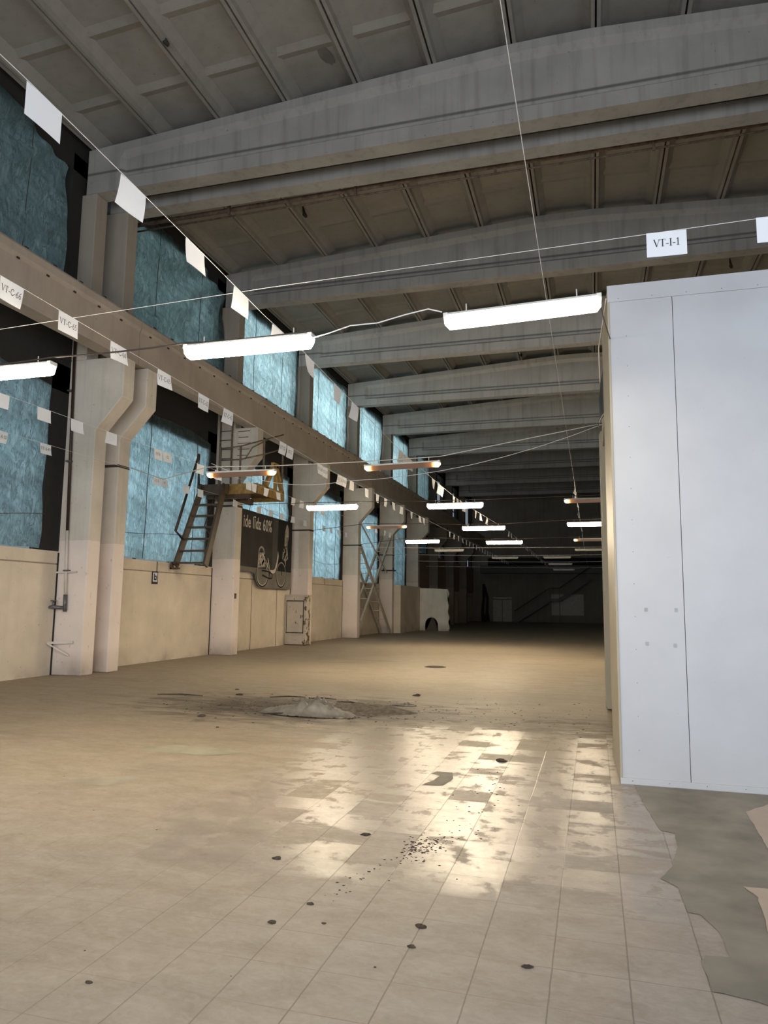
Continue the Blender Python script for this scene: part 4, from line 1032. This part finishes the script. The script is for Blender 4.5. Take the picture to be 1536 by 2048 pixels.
patch([(.78,4.12),(.82,4.45),(.84,4.66),(.79,4.81),(.95,4.82),(1.3,4.83),(1.28,4.1)], M['tile'], 'remaining piece of tile floor on the cement patch at the right edge', .006)
patch([(1.08,5.58),(1.10,6.1),(1.11,6.5),(1.33,6.8),(1.85,6.75),(1.85,5.5)], M['tile'], 'pinkish tile corner on the cement patch close to the white box', .006)
patch([(-1.5,6.53),(-1.32,6.56),(-1.28,6.85),(-1.33,7.08),(-1.48,7.08),(-1.52,6.98),(-1.42,6.9),(-1.44,6.72)], M['cement'], 'small grey patch where a tile is broken out')
patch([(-4.45,5.6),(-4.1,5.62),(-3.95,5.9),(-4.1,6.0),(-4.4,5.82),(-4.6,5.75)], mat_plain('grey_stain', (.25,.225,.185), .6, 0, .2, 4), 'grey rounded stain on the left foreground floor', .002)
patch([(-4.7,7.0),(-3.9,7.0),(-3.6,7.25),(-3.9,7.4),(-4.5,7.4),(-4.8,7.2)], mat_plain('greenish_stain', (.27,.25,.19), .7, 0, .2, 3), 'greenish grey stain in front of the heap', .002)

# ------------------------------------------------------------------ light
def area(name, loc, rot, sx_, sy_, power, col, spread=180):
    l = bpy.data.lights.new(name,'AREA'); l.shape = 'RECTANGLE'; l.size = sx_; l.size_y = sy_; l.energy = power; l.color = col; l.spread = R(spread)
    o = bpy.data.objects.new(name, l); COL.objects.link(o); o.location = loc; o.rotation_euler = rot; return o
area('daylight_side_fill', (9.3,-3.2,4.0), (0,R(90),0), 5, 6, 720, (.68,.83,1.0))  # added fill lamp for the papers, out of view before the solid right wall
area('daylight_opening', (-.8,NEAR-.4,3.7), (R(90),0,0), 16, 7, 1750, (.85,.92,1.0))
upw = [7,20,210,290,280,200,55,14,8]; low = [66,135,190,200,150,64,14,6,4]
for i,(a,c) in enumerate(BAYS[:9]):
    a2 = max(a,7.5); yc = (a2+c-.3)/2; L = c-.3-a2
    area('daylight_upper_window', (XW-1.1,yc,9.9), (0,R(-90),0), 3.4, L, upw[i], (.80,1.,.93) if i < 2 else (.86,.96,1.0))
    area('daylight_lower_window', (XW-1.1,yc,4.65), (0,R(-90),0), 3.9, L, low[i], (.77,.90,1.0))
w = bpy.data.worlds.new('world'); SC.world = w; w.use_nodes = True
w.node_tree.nodes['Background'].inputs[0].default_value = (.75,.87,1,1); w.node_tree.nodes['Background'].inputs[1].default_value = .25

# ------------------------------------------------------------------ camera
F = 1449.307
cam = bpy.data.cameras.new('camera'); co = bpy.data.objects.new('camera', cam); COL.objects.link(co)
def nrm(v): return Vector(v).normalized()
Yc = nrm((1187-768, -(1211-1024), -F)); Xc = -Vector((-4300-768, -(1147-1024), -F)); Xc = (Xc - Yc*Xc.dot(Yc)).normalized(); Zc = Xc.cross(Yc)
Rm = Matrix((Xc, Yc, Zc))
co.matrix_world = Matrix.Translation((0,0,1.6)) @ Rm.to_4x4()
cam.sensor_fit = 'VERTICAL'; cam.sensor_height = 36; cam.sensor_width = 27; cam.lens = F*36/2048; cam.clip_start = .05; cam.clip_end = 300
SC.camera = co
SC.view_settings.view_transform = 'Standard'; SC.view_settings.look = 'None'; SC.view_settings.exposure = 0; SC.view_settings.gamma = 1
try:
    SC.cycles.sample_clamp_indirect = 6; SC.cycles.max_bounces = 5; SC.cycles.diffuse_bounces = 4; SC.cycles.adaptive_threshold = .07
except Exception: pass
